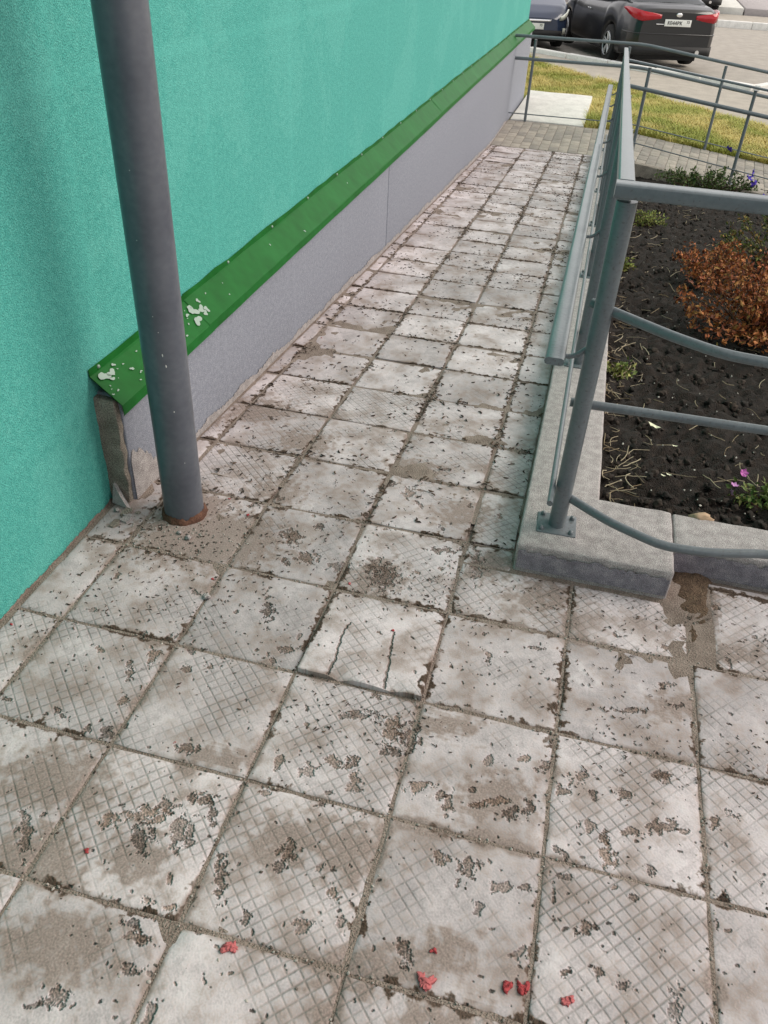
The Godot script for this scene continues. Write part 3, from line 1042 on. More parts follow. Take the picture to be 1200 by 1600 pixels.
# coat of grey-violet paint on a kerb face, worn to a ragged upper edge
func painted_face(parent: Node3D, x0: float, x1: float, y0: float, y1: float, z: float, off: Vector3):
	var st := begin()
	st.set_smooth_group(0)
	var nz := noise(97, 9.0, 4)
	var wob := FastNoiseLite.new()
	wob.seed = 3
	wob.frequency = 14.0
	var n := int((x1 - x0) / 0.008)
	var rows := 5
	for i in n:
		for j in rows:
			var q := []
			for e in [[0, 0], [1, 0], [1, 1], [0, 1]]:
				var x: float = lerp(x0, x1, float(i + e[0]) / n)
				var top: float = y1 + 0.012 * nz.get_noise_1d(x * 3.0) + 0.008 * nz.get_noise_1d(x * 14.0)
				var y: float = lerp(y0, top, float(j + e[1]) / rows)
				q.append(Vector3(x, y, z + 0.0050 + 0.0016 * wob.get_noise_2d(x * 3.0, y * 3.0)) - off)
			quad(st, q[0], q[1], q[2], q[3])
	put("painted_face", done(st), mats.kerb_paint, parent)


func soil_y(x: float, z: float) -> float:
	var t: float = clamp((-z - 1.4) / 6.8, 0.0, 1.0)
	return 0.040 - 0.64 * t - 0.03 * smoothstep(1.6, 2.4, x)


func make_soil():
	var st := begin()
	st.set_smooth_group(0)
	var n1 := noise(301, 3.0, 3)
	var n2 := noise(302, 16.0, 3)
	var n3 := noise(303, 45.0, 2)
	var nx := 96
	var nz := 250
	var pts := []
	for j in nz + 1:
		var line := []
		for i in nx + 1:
			var x: float = 1.53 + 2.3 * pow(float(i) / nx, 1.25)
			var z: float = -1.38 - 7.15 * pow(float(j) / nz, 1.3)
			var y := soil_y(x, z) + 0.022 * n1.get_noise_2d(x, z) + 0.030 * n2.get_noise_2d(x, z) + 0.012 * n3.get_noise_2d(x, z)
			line.append(Vector3(x, y, z))
		pts.append(line)
	for j in nz:
		for i in nx:
			quad(st, pts[j][i], pts[j][i + 1], pts[j + 1][i + 1], pts[j + 1][i])
	var s := put("soil", done(st), mats.soil)
	s.set_meta("kind", "structure")


func grass_y(x: float, z: float) -> float:
	var t: float = clamp((-z - 9.9) / 4.5, 0.0, 1.0)
	var near: float = LOW_Y - 0.02 - 0.10 * max(0.0, x - 1.6)
	return max(lerp(near, LOT_Y + 0.05, smoothstep(0.0, 1.0, t)), LOT_Y + 0.03)


func grass_edge(x: float) -> float:
	return -17.05 + 1.42 * x + 0.10 * sin(x * 3.1) + 0.06 * sin(x * 9.0)


func make_far_ground():
	var st := begin()
	st.set_smooth_group(0)
	var n1 := noise(401, 1.2, 4)
	var nx := 70
	var nz := 80
	var pts := []
	for i in nx + 1:
		var x: float = lerp(-1.5, 5.0, float(i) / nx)
		var line := []
		var z_near: float = -9.96 if x < 1.6 else -9.93 + (x - 1.6) * 0.105
		var z_far: float = min(grass_edge(x), z_near - 0.05)
		for j in nz + 1:
			var z: float = lerp(z_near, z_far, float(j) / nz)
			line.append(Vector3(x, grass_y(x, z) + 0.025 * n1.get_noise_2d(x, z), z))
		line[nz].y -= 0.05
		pts.append(line)
	for i in nx:
		for j in nz:
			quad(st, pts[i][j], pts[i + 1][j], pts[i + 1][j + 1], pts[i][j + 1])
	put("lawn_ground", done(st), mats.turf).set_meta("kind", "structure")
	# pavement between the lawn and the car park
	var fix := begin()
	fix.set_smooth_group(0)
	quad(fix, Vector3(-8, LOT_Y + 0.035, -9.0), Vector3(14, LOT_Y + 0.035, 2.0), Vector3(14, LOT_Y + 0.035, -9.4), Vector3(-8, LOT_Y + 0.035, -23.6))
	put("footpath", done(fix), mats.path).set_meta("kind", "structure")
	put("concrete_slab", rounded_block(Vector3(0.252, -0.62, -12.15), Vector3(1.125, -0.470, -9.98), 0.012, 0.25, 0.006), mats.slab).set_meta("kind", "structure")
	# whitewashed kerb of the car park
	var a := Vector3(3.72, LOT_Y, -16.05)
	var dir := Vector3(-4.1, 0, -2.69).normalized()
	var k := thing("parking_kerb", "low whitewashed kerb in front of the parked cars", "kerb", a)
	for i in 8:
		var o := put("kerb_stone", rounded_block(Vector3(-0.075, -0.1, -0.97), Vector3(0.075, 0.12, 0.0), 0.018, 0.3, 0.008, 0.0, 0.0, 20 + i), mats.whitewash, k)
		o.position = dir * i * 1.0
		o.rotation.y = atan2(-dir.x, -dir.z)
	var ret := put("kerb_stone", rounded_block(Vector3(-0.075, -0.1, -0.8), Vector3(0.075, 0.115, 0.0), 0.018, 0.3, 0.008, 0.0, 0.0, 40), mats.whitewash, k)
	ret.position = Vector3(0.05, 0, -0.05)
	ret.rotation.y = atan2(-dir.x, -dir.z) - PI * 0.5
	# far side of the car park
	var f := thing("roadside_kerb", "straight white-painted kerb on the far side of the car park", "kerb", Vector3(4.0, LOT_Y, -28.6))
	for i in 18:
		var o := put("kerb_stone", rounded_block(Vector3(0.004, -0.1, -0.15), Vector3(0.996, 0.15, 0.0), 0.02, 0.4, 0.008, 0.0, 0.0, 50 + i), mats.whitewash, f)
		o.position = Vector3(-8.0 + i, 0, 0.02 * sin(i * 2.0))
	st = begin()
	box(st, Vector3(-6, LOT_Y - 0.1, -31.4), Vector3(16, LOT_Y + 0.125, -28.76))
	put("far_pavement", done(st), mats.path).set_meta("kind", "structure")
	var s2 := thing("concrete_edging", "grey concrete edging strip behind the far pavement", "kerb", Vector3(4.0, LOT_Y, -31.5))
	for i in 10:
		var o := put("edging_slab", rounded_block(Vector3(0.02, 0.0, -6.4), Vector3(1.98, 0.30 + 0.02 * sin(i * 1.7), 0.0), 0.02, 0.8, 0.01, -0.02, 0.0, 80 + i), mats.slab if i % 3 == 1 else mats.kerb, s2)
		o.position = Vector3(-9.0 + i * 2.0, 0, 0)
	st = begin()
	st.set_smooth_group(0)
	quad(st, Vector3(-30, LOT_Y + 0.42, -37.6), Vector3(40, LOT_Y + 0.42, -37.6), Vector3(40, LOT_Y + 0.9, -90), Vector3(-30, LOT_Y + 0.9, -90))
	put("far_verge", done(st), mats.turf).set_meta("kind", "structure")


# ---------------------------------------------------------------- column and railings
func make_column():
	var c := thing("steel_column", "thick round grey steel pipe with a rusty foot set in the paving", "column", Vector3(0.388, 0, -1.086))
	var st := begin()
	lathe(st, [Vector2(0.0555, -0.03), Vector2(0.0555, 0.6), Vector2(0.0555, 1.4), Vector2(0.0555, 2.7)], 40)
	put("pipe", done(st), mats.steel, c)
	st = begin()
	st.set_smooth_group(0)
	var nz := noise(33, 1.1, 3)
	var prof := [Vector2(0.0665, -0.012), Vector2(0.066, 0.002), Vector2(0.0610, 0.008), Vector2(0.0562, 0.014)]
	for i in 3:
		for k in 48:
			var q := []
			for e in [[i, k], [i, k + 1], [i + 1, k + 1], [i + 1, k]]:
				var w: float = TAU * (e[1] % 48) / 48.0
				var v := nz.get_noise_2d(cos(w) * 2.0, sin(w) * 2.0 + e[0] * 0.4)
				var pr: Vector2 = prof[e[0]]
				var rad: float = pr.x + (0.006 * v if e[0] < 3 else 0.0)
				q.append(Vector3(cos(w) * rad, pr.y + (0.012 * v if e[0] == 3 else 0.0), sin(w) * rad))
			quad(st, q[0], q[3], q[2], q[1])
	put("rusty_foot", done(st), mats.rust, c)
	# chips in the paint
	st = begin()
	st.set_smooth_group(0)
	var r := RandomNumberGenerator.new()
	r.seed = 12
	for f in [[2.15, 1.30, 6.0, 22.0], [2.05, 1.345, 5.0, 5.0], [1.98, 1.385, 7.0, 14.0], [1.15, 0.52, 1.5, 4.5], [1.05, 0.49, 1.6, 4.0], [1.2, 0.58, 1.0, 1.5], [1.35, 0.62, 0.9, 1.2], [0.95, 0.36, 1.6, 2.0], [1.6, 0.8, 0.9, 1.3], [1.5, 0.95, 0.8, 1.2], [0.75, 0.2, 1.0, 2.0]]:
		var ring := []
		var cen := Vector3.ZERO
		for k in 8:
			var w := TAU * k / 8
			var s := r.randf_range(0.6, 1.2)
			var ang: float = f[0] + cos(w) * f[2] * 0.001 * s / 0.056
			var p := Vector3(cos(ang) * 0.0560, f[1] + sin(w) * f[3] * 0.001 * s, sin(ang) * 0.0560)
			ring.append(p)
			cen += p / 8.0
		for k in 8:
			tri(st, cen * Vector3(1.003, 1, 1.003), ring[(k + 1) % 8], ring[k])
	put("paint_chips", done(st), mats.plate, c).set_meta("kind", "stuff")


func post_with_plate(parent: Node3D, foot: Vector3, top: float, r: float):
	var p := put("post", tube_mesh([Vector3.ZERO, Vector3(0, (top - foot.y) * 0.5, 0), Vector3(0, top - foot.y, 0)], r, 20), mats.rail, parent)
	p.position = foot - parent.position
	var plate := put("base_plate", rounded_block(Vector3(-0.053, 0.0, -0.047), Vector3(0.053, 0.007, 0.047), 0.002, 0.1), mats.rail, p)
	plate.rotation.y = rng.randf_range(-0.06, 0.06)
	var st := begin()
	lathe(st, [Vector2(0.0075, 0.006), Vector2(0.0075, 0.0125), Vector2(0.004, 0.0165), Vector2(0.0, 0.017)], 6)
	var bolt := done(st, false)
	for e in [[-1, -1], [1, -1], [-1, 1], [1, 1]]:
		var b := put("bolt", bolt, mats.rail, p)
		b.position = Vector3(e[0] * 0.04, 0, e[1] * 0.034)


func make_ramp_railing():
	var g := thing("ramp_railing", "grey-blue painted steel railing with handrail between the ramp and the bed", "railing", Vector3(1.43, 0, -1.236))
	var o := g.position
	var zs := [-1.236, -2.46, -3.74, -4.95, -6.12, -7.2, -8.3]
	for z in zs:
		post_with_plate(g, Vector3(1.432, 0.089 + ramp_y(z), z), 0.955 + ramp_y(z), 0.0225)
		var bpts := bend([Vector3(1.425, 0.625 + ramp_y(z), z), Vector3(1.385, 0.585 + ramp_y(z), z), Vector3(1.350, 0.590 + ramp_y(z), z)], 0.02)
		var loc := []
		for p in bpts:
			loc.append(p - o)
		put("bracket", tube_mesh(loc, 0.006, 8), mats.rail, g)
	post_with_plate(g, Vector3(2.68, 0.087, -1.325), 0.955, 0.0225)
	var z1 := -8.46
	put("top_rail", profile_mesh(Vector3(1.424, 0.973, -1.262) - o, Vector3(1.424, 0.968 + ramp_y(z1), z1) - o, 0.036, 0.030), mats.rail, g)
	put("top_rail", profile_mesh(Vector3(1.402, 0.977, -1.222) - o, Vector3(3.5, 0.977, -1.242) - o, 0.042, 0.030), mats.rail, g)
	# flat, round-edged handrail
	var hst := begin()
	profile(hst, Vector3(1.345, 0.606, -1.15) - o, Vector3(1.345, 0.615 + ramp_y(-4.6), -4.6) - o, 0.046, 0.018, 0.008)
	profile(hst, Vector3(1.345, 0.615 + ramp_y(-4.6), -4.6) - o, Vector3(1.345, 0.635 + ramp_y(-8.5), -8.62) - o, 0.046, 0.018, 0.008)
	put("handrail", done(hst), mats.rail, g)
	put("lower_bar", tube_mesh([Vector3(1.400, 0.228, -1.13) - o, Vector3(1.400, 0.215 + ramp_y(-4.0), -4.0) - o, Vector3(1.400, 0.215 + ramp_y(-8.45), -8.45) - o], 0.008, 10), mats.rail, g)
	for b in [
		[Vector3(1.404, 0.712, -1.265), Vector3(1.45, 0.708, -1.242), Vector3(1.59, 0.704, -1.150), Vector3(1.69, 0.703, -1.098), Vector3(1.80, 0.703, -1.087), Vector3(3.5, 0.703, -1.10)],
		[Vector3(1.402, 0.453, -1.262), Vector3(2.2, 0.453, -1.285), Vector3(3.5, 0.453, -1.31)],
		[Vector3(1.408, 0.186, -1.266), Vector3(1.45, 0.184, -1.238), Vector3(1.555, 0.182, -1.164), Vector3(1.69, 0.180, -1.104), Vector3(1.80, 0.180, -1.112), Vector3(1.95, 0.180, -1.155), Vector3(3.5, 0.180, -1.17)]]:
		var loc := []
		for p in bend(b, 0.04, 3):
			loc.append(p - o)
		put("infill_bar", tube_mesh(loc, 0.0115, 14), mats.rail, g)
		var weld := put("weld", lump(int(b[0].y * 100.0), Vector3(0.010, 0.015, 0.013), 1.2), mats.rail, g)
		weld.position = Vector3(1.428, b[0].y - 0.004, -1.262) - o


func make_lower_railings():
	var f := second_ramp_frame()
	var g := thing("landing_railing", "thin grey railing on the far side of the lower landing and block-paved ramp", "railing", Vector3(0.435, LOW_Y, -9.95))
	var o := g.position
	var feet := [Vector3(0.435, LOW_Y, -9.95), Vector3(1.47, LOW_Y, -9.95), f * Vector3(0.88, 0, -0.72), f * Vector3(2.05, 0, -0.72)]
	for p in feet:
		var q := put("post", tube_mesh([Vector3(0, -0.02, 0), Vector3(0, 0.845, 0)], 0.016, 12), mats.rail, g)
		q.position = p - o
	for row in [["top_rail", 0.868, 0.017], ["middle_rail", 0.645, 0.018], ["lower_bar", 0.075, 0.006]]:
		var h: float = row[1]
		var pts := bend([Vector3(0.20, LOW_Y + h, -9.95), Vector3(1.62, LOW_Y + h + 0.012, -9.945), f * Vector3(2.6, h - 0.025, -0.72)], 0.12)
		var loc := []
		for p in pts:
			loc.append(p - o)
		put(row[0], tube_mesh(loc, row[2], 12), mats.rail, g)
	var n := thing("second_ramp_railing", "thin grey railing on the bed side of the block-paved ramp", "railing", f * Vector3(0.19, 0, 0.66))
	var o2 := n.position
	for x in [0.19, 1.19, 2.3]:
		var q := put("post", tube_mesh([Vector3(0, -0.02, 0), Vector3(0, 0.85, 0)], 0.016, 12), mats.rail, n)
		q.position = f * Vector3(x, 0, 0.66) - o2
		st_plate(q)
	put("top_rail", profile_mesh(Vector3(1.43, LOW_Y + 0.885, -8.50) - o2, f * Vector3(2.7, 0.862, 0.66) - o2, 0.04, 0.02), mats.rail, n)
	put("handrail", tube_mesh([Vector3(1.43, LOW_Y + 0.675, -8.50) - o2, f * Vector3(2.7, 0.645, 0.66) - o2], 0.019, 14), mats.rail, n)
	put("lower_bar", tube_mesh([Vector3(1.43, LOW_Y + 0.20, -8.50) - o2, f * Vector3(2.7, 0.10, 0.66) - o2], 0.006, 8), mats.rail, n)


func st_plate(post: Node3D):
	put("base_plate", rounded_block(Vector3(-0.045, 0.0, -0.045), Vector3(0.045, 0.02, 0.045), 0.003, 0.1), mats.rail, post)


# ---------------------------------------------------------------- cars (rear at local z = 0, nose towards -z)
const CAR_BELT := [[0.0, 0.955], [0.05, 1.0], [0.25, 1.05], [0.6, 1.07], [1.1, 1.06], [1.8, 1.0], [3.0, 0.955], [3.4, 0.985], [3.9, 0.91], [4.4, 0.80], [4.68, 0.68], [4.8, 0.60]]
const CAR_WIDE := [[0.0, 0.70], [0.06, 0.79], [0.18, 0.855], [0.45, 0.895], [1.0, 0.915], [2.4, 0.91], [3.8, 0.91], [4.3, 0.87], [4.6, 0.77], [4.74, 0.66], [4.8, 0.56]]
const CAR_ROOF := [[0.55, 1.07], [0.9, 1.22], [1.3, 1.36], [1.8, 1.44], [2.3, 1.455], [2.7, 1.40], [3.1, 1.20], [3.45, 0.99]]


func car_low(s: float) -> float:
	var y: float = along([[0.0, 0.34], [0.15, 0.27], [0.5, 0.22], [4.2, 0.2], [4.6, 0.22], [4.8, 0.3]], s)
	for w in [1.08, 3.87]:
		var d: float = abs(s - w)
		if d < 0.37:
			y = max(y, 0.33 + sqrt(0.37 * 0.37 - d * d))
	return y


func loft(st: SurfaceTool, rings: Array, closed_ends := true):
	st.set_smooth_group(0)
	for i in rings.size() - 1:
		for k in rings[i].size() - 1:
			quad(st, rings[i][k], rings[i][k + 1], rings[i + 1][k + 1], rings[i + 1][k])
	if closed_ends:
		st.set_smooth_group(2)
		for e in [0, rings.size() - 1]:
			var c := Vector3.ZERO
			for p in rings[e]:
				c += p / float(rings[e].size())
			for k in rings[e].size() - 1:
				if e == 0:
					tri(st, c, rings[e][k + 1], rings[e][k])
				else:
					tri(st, c, rings[e][k], rings[e][k + 1])


# band that follows the outline of the body in plan
func body_band(path: Array, y0: Array, y1: Array, out := 0.008) -> ArrayMesh:
	var st := begin()
	st.set_smooth_group(0)
	var c := Vector2(0, -2.4)
	for i in path.size() - 1:
		var q := []
		for e in [i, i + 1]:
			var p: Vector2 = path[e]
			var n: Vector2 = (path[min(e + 1, path.size() - 1)] - path[max(e - 1, 0)]).normalized().orthogonal()
			if n.dot(p - c) < 0.0:
				n = -n
			p += n * out
			q.append([Vector3(p.x, y0[e], p.y), Vector3(p.x, y1[e], p.y), Vector3(p.x - n.x * 0.03, y1[e], p.y - n.y * 0.03), Vector3(p.x - n.x * 0.03, y0[e], p.y - n.y * 0.03)])
		for k in 4:
			var l: int = (k + 1) % 4
			if (path[i + 1] - path[i]).cross(path[i] - c) < 0.0:
				quad(st, q[0][k], q[0][l], q[1][l], q[1][k])
			else:
				quad(st, q[1][k], q[1][l], q[0][l], q[0][k])
	return done(st)


func outline(s: float, side: float) -> Vector2:
	return Vector2(side * along(CAR_WIDE, s), -s)


func make_car(called: String, label: String, paint: Material, at: Vector3, turn: float) -> Node3D:
	var c := thing(called, label, "car", at, turn, "parked cars")
	var st := begin()
	var rings := []
	var n := 96
	for i in n + 1:
		var s := 4.8 * i / n
		var w := along(CAR_WIDE, s)
		var yl := car_low(s)
		var yb := along(CAR_BELT, s)
		var half := []
		for e in [[0.0, 0.965], [0.12, 0.99], [0.35, 1.0], [0.62, 0.99], [0.82, 0.955], [0.94, 0.90], [1.0, 0.80]]:
			half.append(Vector2(w * e[1], lerp(yl, yb, e[0])))
		half.append(Vector2(w * 0.4, yb + 0.012))
		var ring := []
		for p in half:
			ring.append(Vector3(p.x, p.y, -s))
		for k in range(half.size() - 1, -1, -1):
			ring.append(Vector3(-half[k].x, half[k].y, -s))
		ring.append(ring[0])
		rings.append(ring)
	for k in rings.size():
		rings[k].reverse()
	loft(st, rings)
	put("body", done(st), paint, c)
	st = begin()
	box(st, Vector3(-0.62, 0.16, -4.55), Vector3(0.62, 0.62, -0.25))
	put("underbody", done(st), mats.trim, c)
	rings = []
	for i in 41:
		var s: float = lerp(0.56, 3.44, i / 40.0)
		var yb := along(CAR_BELT, s) - 0.02
		var yr: float = max(along(CAR_ROOF, s), yb + 0.02)
		var wb := along(CAR_WIDE, s) * 0.84
		var wt: float = lerp(wb, 0.60, clamp((yr - yb) / 0.42, 0.0, 1.0))
		var ring := []
		for p in [Vector2(wb, yb), Vector2(lerp(wb, wt, 0.5), lerp(yb, yr, 0.6)), Vector2(wt, yr - 0.03), Vector2(wt * 0.85, yr), Vector2(0.0, yr + 0.012)]:
			ring.append(Vector3(p.x, p.y, -s))
		for k in [3, 2, 1, 0]:
			ring.append(Vector3(-ring[k].x, ring[k].y, -s))
		ring.append(ring[0])
		ring.reverse()
		rings.append(ring)
	st = begin()
	loft(st, rings)
	put("windows", done(st), mats.glass, c)
	st = begin()
	rings = []
	for i in 17:
		var s: float = lerp(1.32, 2.62, i / 16.0)
		var yr := along(CAR_ROOF, s)
		rings.append([Vector3(-0.64, yr - 0.06, -s), Vector3(-0.52, yr + 0.008, -s), Vector3(0, yr + 0.022, -s), Vector3(0.52, yr + 0.008, -s), Vector3(0.64, yr - 0.06, -s)])
	loft(st, rings, false)
	put("roof", done(st), paint, c)
	for side in [-1.0, 1.0]:
		for s in [1.08, 3.87]:
			make_wheel(c, Vector3(side * 0.80, 0.325, -s), side)
		var path := []
		for s in [0.50, 0.38, 0.26, 0.16, 0.09, 0.04, 0.0]:
			path.append(outline(s, side))
		path.append_array([Vector2(side * 0.60, 0.0), Vector2(side * 0.46, 0.0), Vector2(side * 0.34, 0.0)])
		put("tail_light", body_band(path, [0.975, 0.945, 0.90, 0.865, 0.84, 0.825, 0.815, 0.825, 0.845, 0.865], [1.0, 1.012, 1.01, 1.005, 0.995, 0.985, 0.972, 0.96, 0.945, 0.925]), mats.red_lens, c)
		path = []
		for s in [4.3, 4.42, 4.54, 4.62, 4.69, 4.74, 4.78]:
			path.append(outline(s, side))
		put("headlight", body_band(path, [0.70, 0.66, 0.62, 0.60, 0.585, 0.575, 0.57], [0.745, 0.74, 0.72, 0.70, 0.68, 0.66, 0.635], 0.012), mats.clear_lens, c)
		path = []
		for s in [4.60, 4.66, 4.71]:
			path.append(outline(s, side))
		put("fog_light", body_band(path, [0.32, 0.30, 0.30], [0.42, 0.43, 0.42], 0.01), mats.clear_lens, c)
		put("door_handle", rounded_block(Vector3(side * 0.905 - 0.012, 0.80, -2.55), Vector3(side * 0.905 + 0.012, 0.825, -2.37), 0.006, 0.2), mats.chrome, c)
		put("sill", rounded_block(Vector3(side * 0.86 - 0.03, 0.19, -3.42), Vector3(side * 0.86 + 0.03, 0.29, -1.55), 0.02, 0.8), mats.trim, c)
	var rear := []
	for s in [0.42, 0.25, 0.12, 0.05, 0.0]:
		rear.append(outline(s, -1.0))
	for s in [0.0, 0.05, 0.12, 0.25, 0.42]:
		rear.append(outline(s, 1.0))
	var lo := []
	var hi := []
	var c0 := []
	var c1 := []
	for k in rear.size():
		lo.append(0.26)
		hi.append(0.42)
		c0.append(0.605)
		c1.append(0.625)
	put("rear_valance", body_band(rear, lo, hi, 0.012), mats.trim, c)
	put("bumper_edge", body_band(rear, c0, c1, 0.010), paint, c)
	var front := []
	for s in [4.72, 4.77, 4.8]:
		front.append(outline(s, -1.0))
	for s in [4.8, 4.77, 4.72]:
		front.append(outline(s, 1.0))
	put("lower_grille", body_band(front, lo.slice(0, 6), [0.38, 0.39, 0.39, 0.39, 0.39, 0.38], 0.012), mats.trim, c)
	put("grille_bar", rounded_block(Vector3(-0.40, 0.545, -4.835), Vector3(0.40, 0.585, -4.79), 0.012, 0.2), mats.chrome, c)
	put("exhaust_tip", tube_mesh([Vector3(0.5, 0.33, -0.1), Vector3(0.5, 0.33, 0.03)], 0.04, 14), mats.chrome, c)
	put("trunk_strip", rounded_block(Vector3(-0.42, 0.765, 0.002), Vector3(-0.27, 0.78, 0.014), 0.004, 0.3), mats.chrome, c)
	put("emblem", emblem(), mats.chrome, c).position = Vector3(0, 0.93, 0.006)
	return c


func emblem() -> ArrayMesh:
	var st := begin()
	lathe(st, [Vector2(0.062, 0.0), Vector2(0.062, 0.006), Vector2(0.05, 0.010), Vector2(0.0, 0.011)], 20, Vector3.BACK)
	var m := done(st)
	st = begin()
	st.append_from(m, 0, Transform3D(Basis.from_scale(Vector3(1.0, 0.55, 1.0)), Vector3.ZERO))
	return st.commit()


func make_wheel(c: Node3D, at: Vector3, side: float):
	var w := Node3D.new()
	w.name = "wheel"
	c.add_child(w, true)
	w.position = at
	var st := begin()
	lathe(st, [Vector2(0.21, -0.10), Vector2(0.30, -0.105), Vector2(0.323, -0.085), Vector2(0.328, 0.0), Vector2(0.323, 0.085), Vector2(0.30, 0.105), Vector2(0.215, 0.10), Vector2(0.21, 0.02)], 28, Vector3.RIGHT)
	put("tyre", done(st), mats.tyre, w)
	st = begin()
	var x := side * 0.10
	lathe(st, [Vector2(0.20, x - 0.03), Vector2(0.218, x + side * 0.004), Vector2(0.20, x + side * 0.006)], 28, Vector3.RIGHT)
	for k in 10:
		var a := TAU * (k / 2) / 5.0 + (0.16 if k % 2 else -0.16)
		var d := Vector3(0, cos(a), sin(a))
		profile(st, Vector3(x - side * 0.01, 0, 0) + d * 0.03, Vector3(x, 0, 0) + d * 0.205, 0.03, 0.034, 0.006)
	lathe(st, [Vector2(0.0, x + side * 0.012), Vector2(0.035, x + side * 0.010), Vector2(0.05, x - side * 0.01)], 16, Vector3.RIGHT)
	put("rim", done(st), mats.alloy, w)


func number_plate(c: Node3D, at: Vector3, turn: float, words: Array):
	var p := put("number_plate", rounded_block(Vector3(-0.26, -0.056, 0.0), Vector3(0.26, 0.056, 0.008), 0.003, 0.6), mats.plate, c)
	p.position = at
	p.rotation.y = turn
	for w in words:
		var t := TextMesh.new()
		var f := SystemFont.new()
		f.font_names = PackedStringArray(["Droid Sans"])
		f.font_weight = 700
		t.font = f
		t.text = w[0]
		t.font_size = 64
		t.pixel_size = w[2]
		t.depth = 0.002
		var o := put("lettering", t, mats.ink, p)
		o.position = Vector3(w[1], w[3], 0.009)


func make_cars():
	var a := make_car("parked_car", "black saloon with red tail lights seen from behind, nearest the white kerb", mats.black_paint, Vector3(2.334, LOT_Y, -17.82), deg_to_rad(21.17))
	number_plate(a, Vector3(0, 0.80, 0.010), 0.0, [["К044РК", -0.065, 0.0013, 0.0], ["73", 0.195, 0.0009, 0.018]])
	var nose := Vector3(-0.50, LOT_Y, -19.15)
	var turn := PI + deg_to_rad(18.0)
	var fwd := Vector3(-sin(turn), 0, -cos(turn))
	var b := make_car("parked_car", "dark blue car facing the viewer, half hidden behind the teal wall", mats.blue_paint, nose - fwd * 4.8, turn)
	number_plate(b, Vector3(0, 0.46, -4.815), PI, [["73", 0.195, 0.0009, 0.018]])
	make_car("parked_car", "dark teal vehicle parked beyond the far kerb, behind the black saloon", mats.teal_paint, Vector3(3.34, LOT_Y + 0.126, -30.6), 0.05)


# ---------------------------------------------------------------- plants
func leaf(st: SurfaceTool, at: Vector3, dir: Vector3, side: Vector3, len: float, wide: float, col: Color):
	var up := dir.cross(side).normalized()
	st.set_color(col)
	var mid := at + dir * len * 0.5
	var tip := at + dir * len - up * len * 0.12
	var l := mid + side * wide * 0.5 + up * wide * 0.16
	var r := mid - side * wide * 0.5 + up * wide * 0.16
	tri(st, at, r, mid)
	tri(st, mid, r, tip)
	tri(st, at, mid, l)
	tri(st, mid, tip, l)


func any_dir(r: RandomNumberGenerator, up := 0.0) -> Vector3:
	return (Vector3(r.randfn(), r.randfn() + up, r.randfn())).normalized()


func make_shrub(called: String, label: String, foot: Vector3, reach: float, tall: float, twigs: int, leaves: int, size: float, palette: Array, sd: int, stretch := Vector3.ONE):
	var p := thing(called, label, "shrub", foot)
	var r := RandomNumberGenerator.new()
	r.seed = sd
	var stems := begin()
	var fol := begin()
	fol.set_smooth_group(-1)
	for k in twigs:
		var ang := r.randf() * TAU
		var out := sqrt(r.randf()) * reach
		var tip := Vector3(cos(ang) * out * stretch.x, tall * (1.0 - 0.55 * pow(out / reach, 2.0)) * r.randf_range(0.55, 1.05), sin(ang) * out * stretch.z)
		var mid := tip * 0.5 + Vector3(r.randf_range(-0.03, 0.03), tall * 0.10, r.randf_range(-0.03, 0.03))
		var root := Vector3(r.randf_range(-0.04, 0.04), -0.04, r.randf_range(-0.04, 0.04))
		var pts := []
		for i in 5:
			var t := i / 4.0
			pts.append(root.lerp(mid, t).lerp(mid.lerp(tip, t), t))
		tube(stems, pts, [0.004, 0.0032, 0.0026, 0.002, 0.0012], 5, false)
		for i in leaves:
			var t: float = 1.0 - pow(r.randf(), 1.6) * 0.75
			var q: Vector3 = root.lerp(mid, t).lerp(mid.lerp(tip, t), t) + any_dir(r) * r.randf() * 0.035
			var d := any_dir(r, 0.5)
			var s := d.cross(any_dir(r)).normalized()
			var col: Color = palette[r.randi() % palette.size()]
			col = col * r.randf_range(0.7, 1.25)
			col.a = 1.0
			leaf(fol, q, d, s, size * r.randf_range(0.7, 1.4), size * r.randf_range(0.4, 0.65), col)
	put("stems", done(stems), mats.stem, p)
	fol.generate_normals()
	put("foliage", fol.commit(), mats.leaf, p)
	return p


func make_flower(p: Node3D, at: Vector3, size: float, col: Color, r: RandomNumberGenerator):
	var st := begin()
	st.set_smooth_group(-1)
	var face := any_dir(r, 1.5)
	var side := face.cross(Vector3(0.9, 0.1, 0.3)).normalized()
	for k in 5:
		var d := side.rotated(face, TAU * k / 5.0)
		var c := col * r.randf_range(0.8, 1.15)
		c.a = 1.0
		leaf(st, at, (d + face * 0.35).normalized(), d.cross(face).normalized(), size, size * 0.95, c)
	st.generate_normals()
	put("flower", st.commit(), mats.leaf, p)


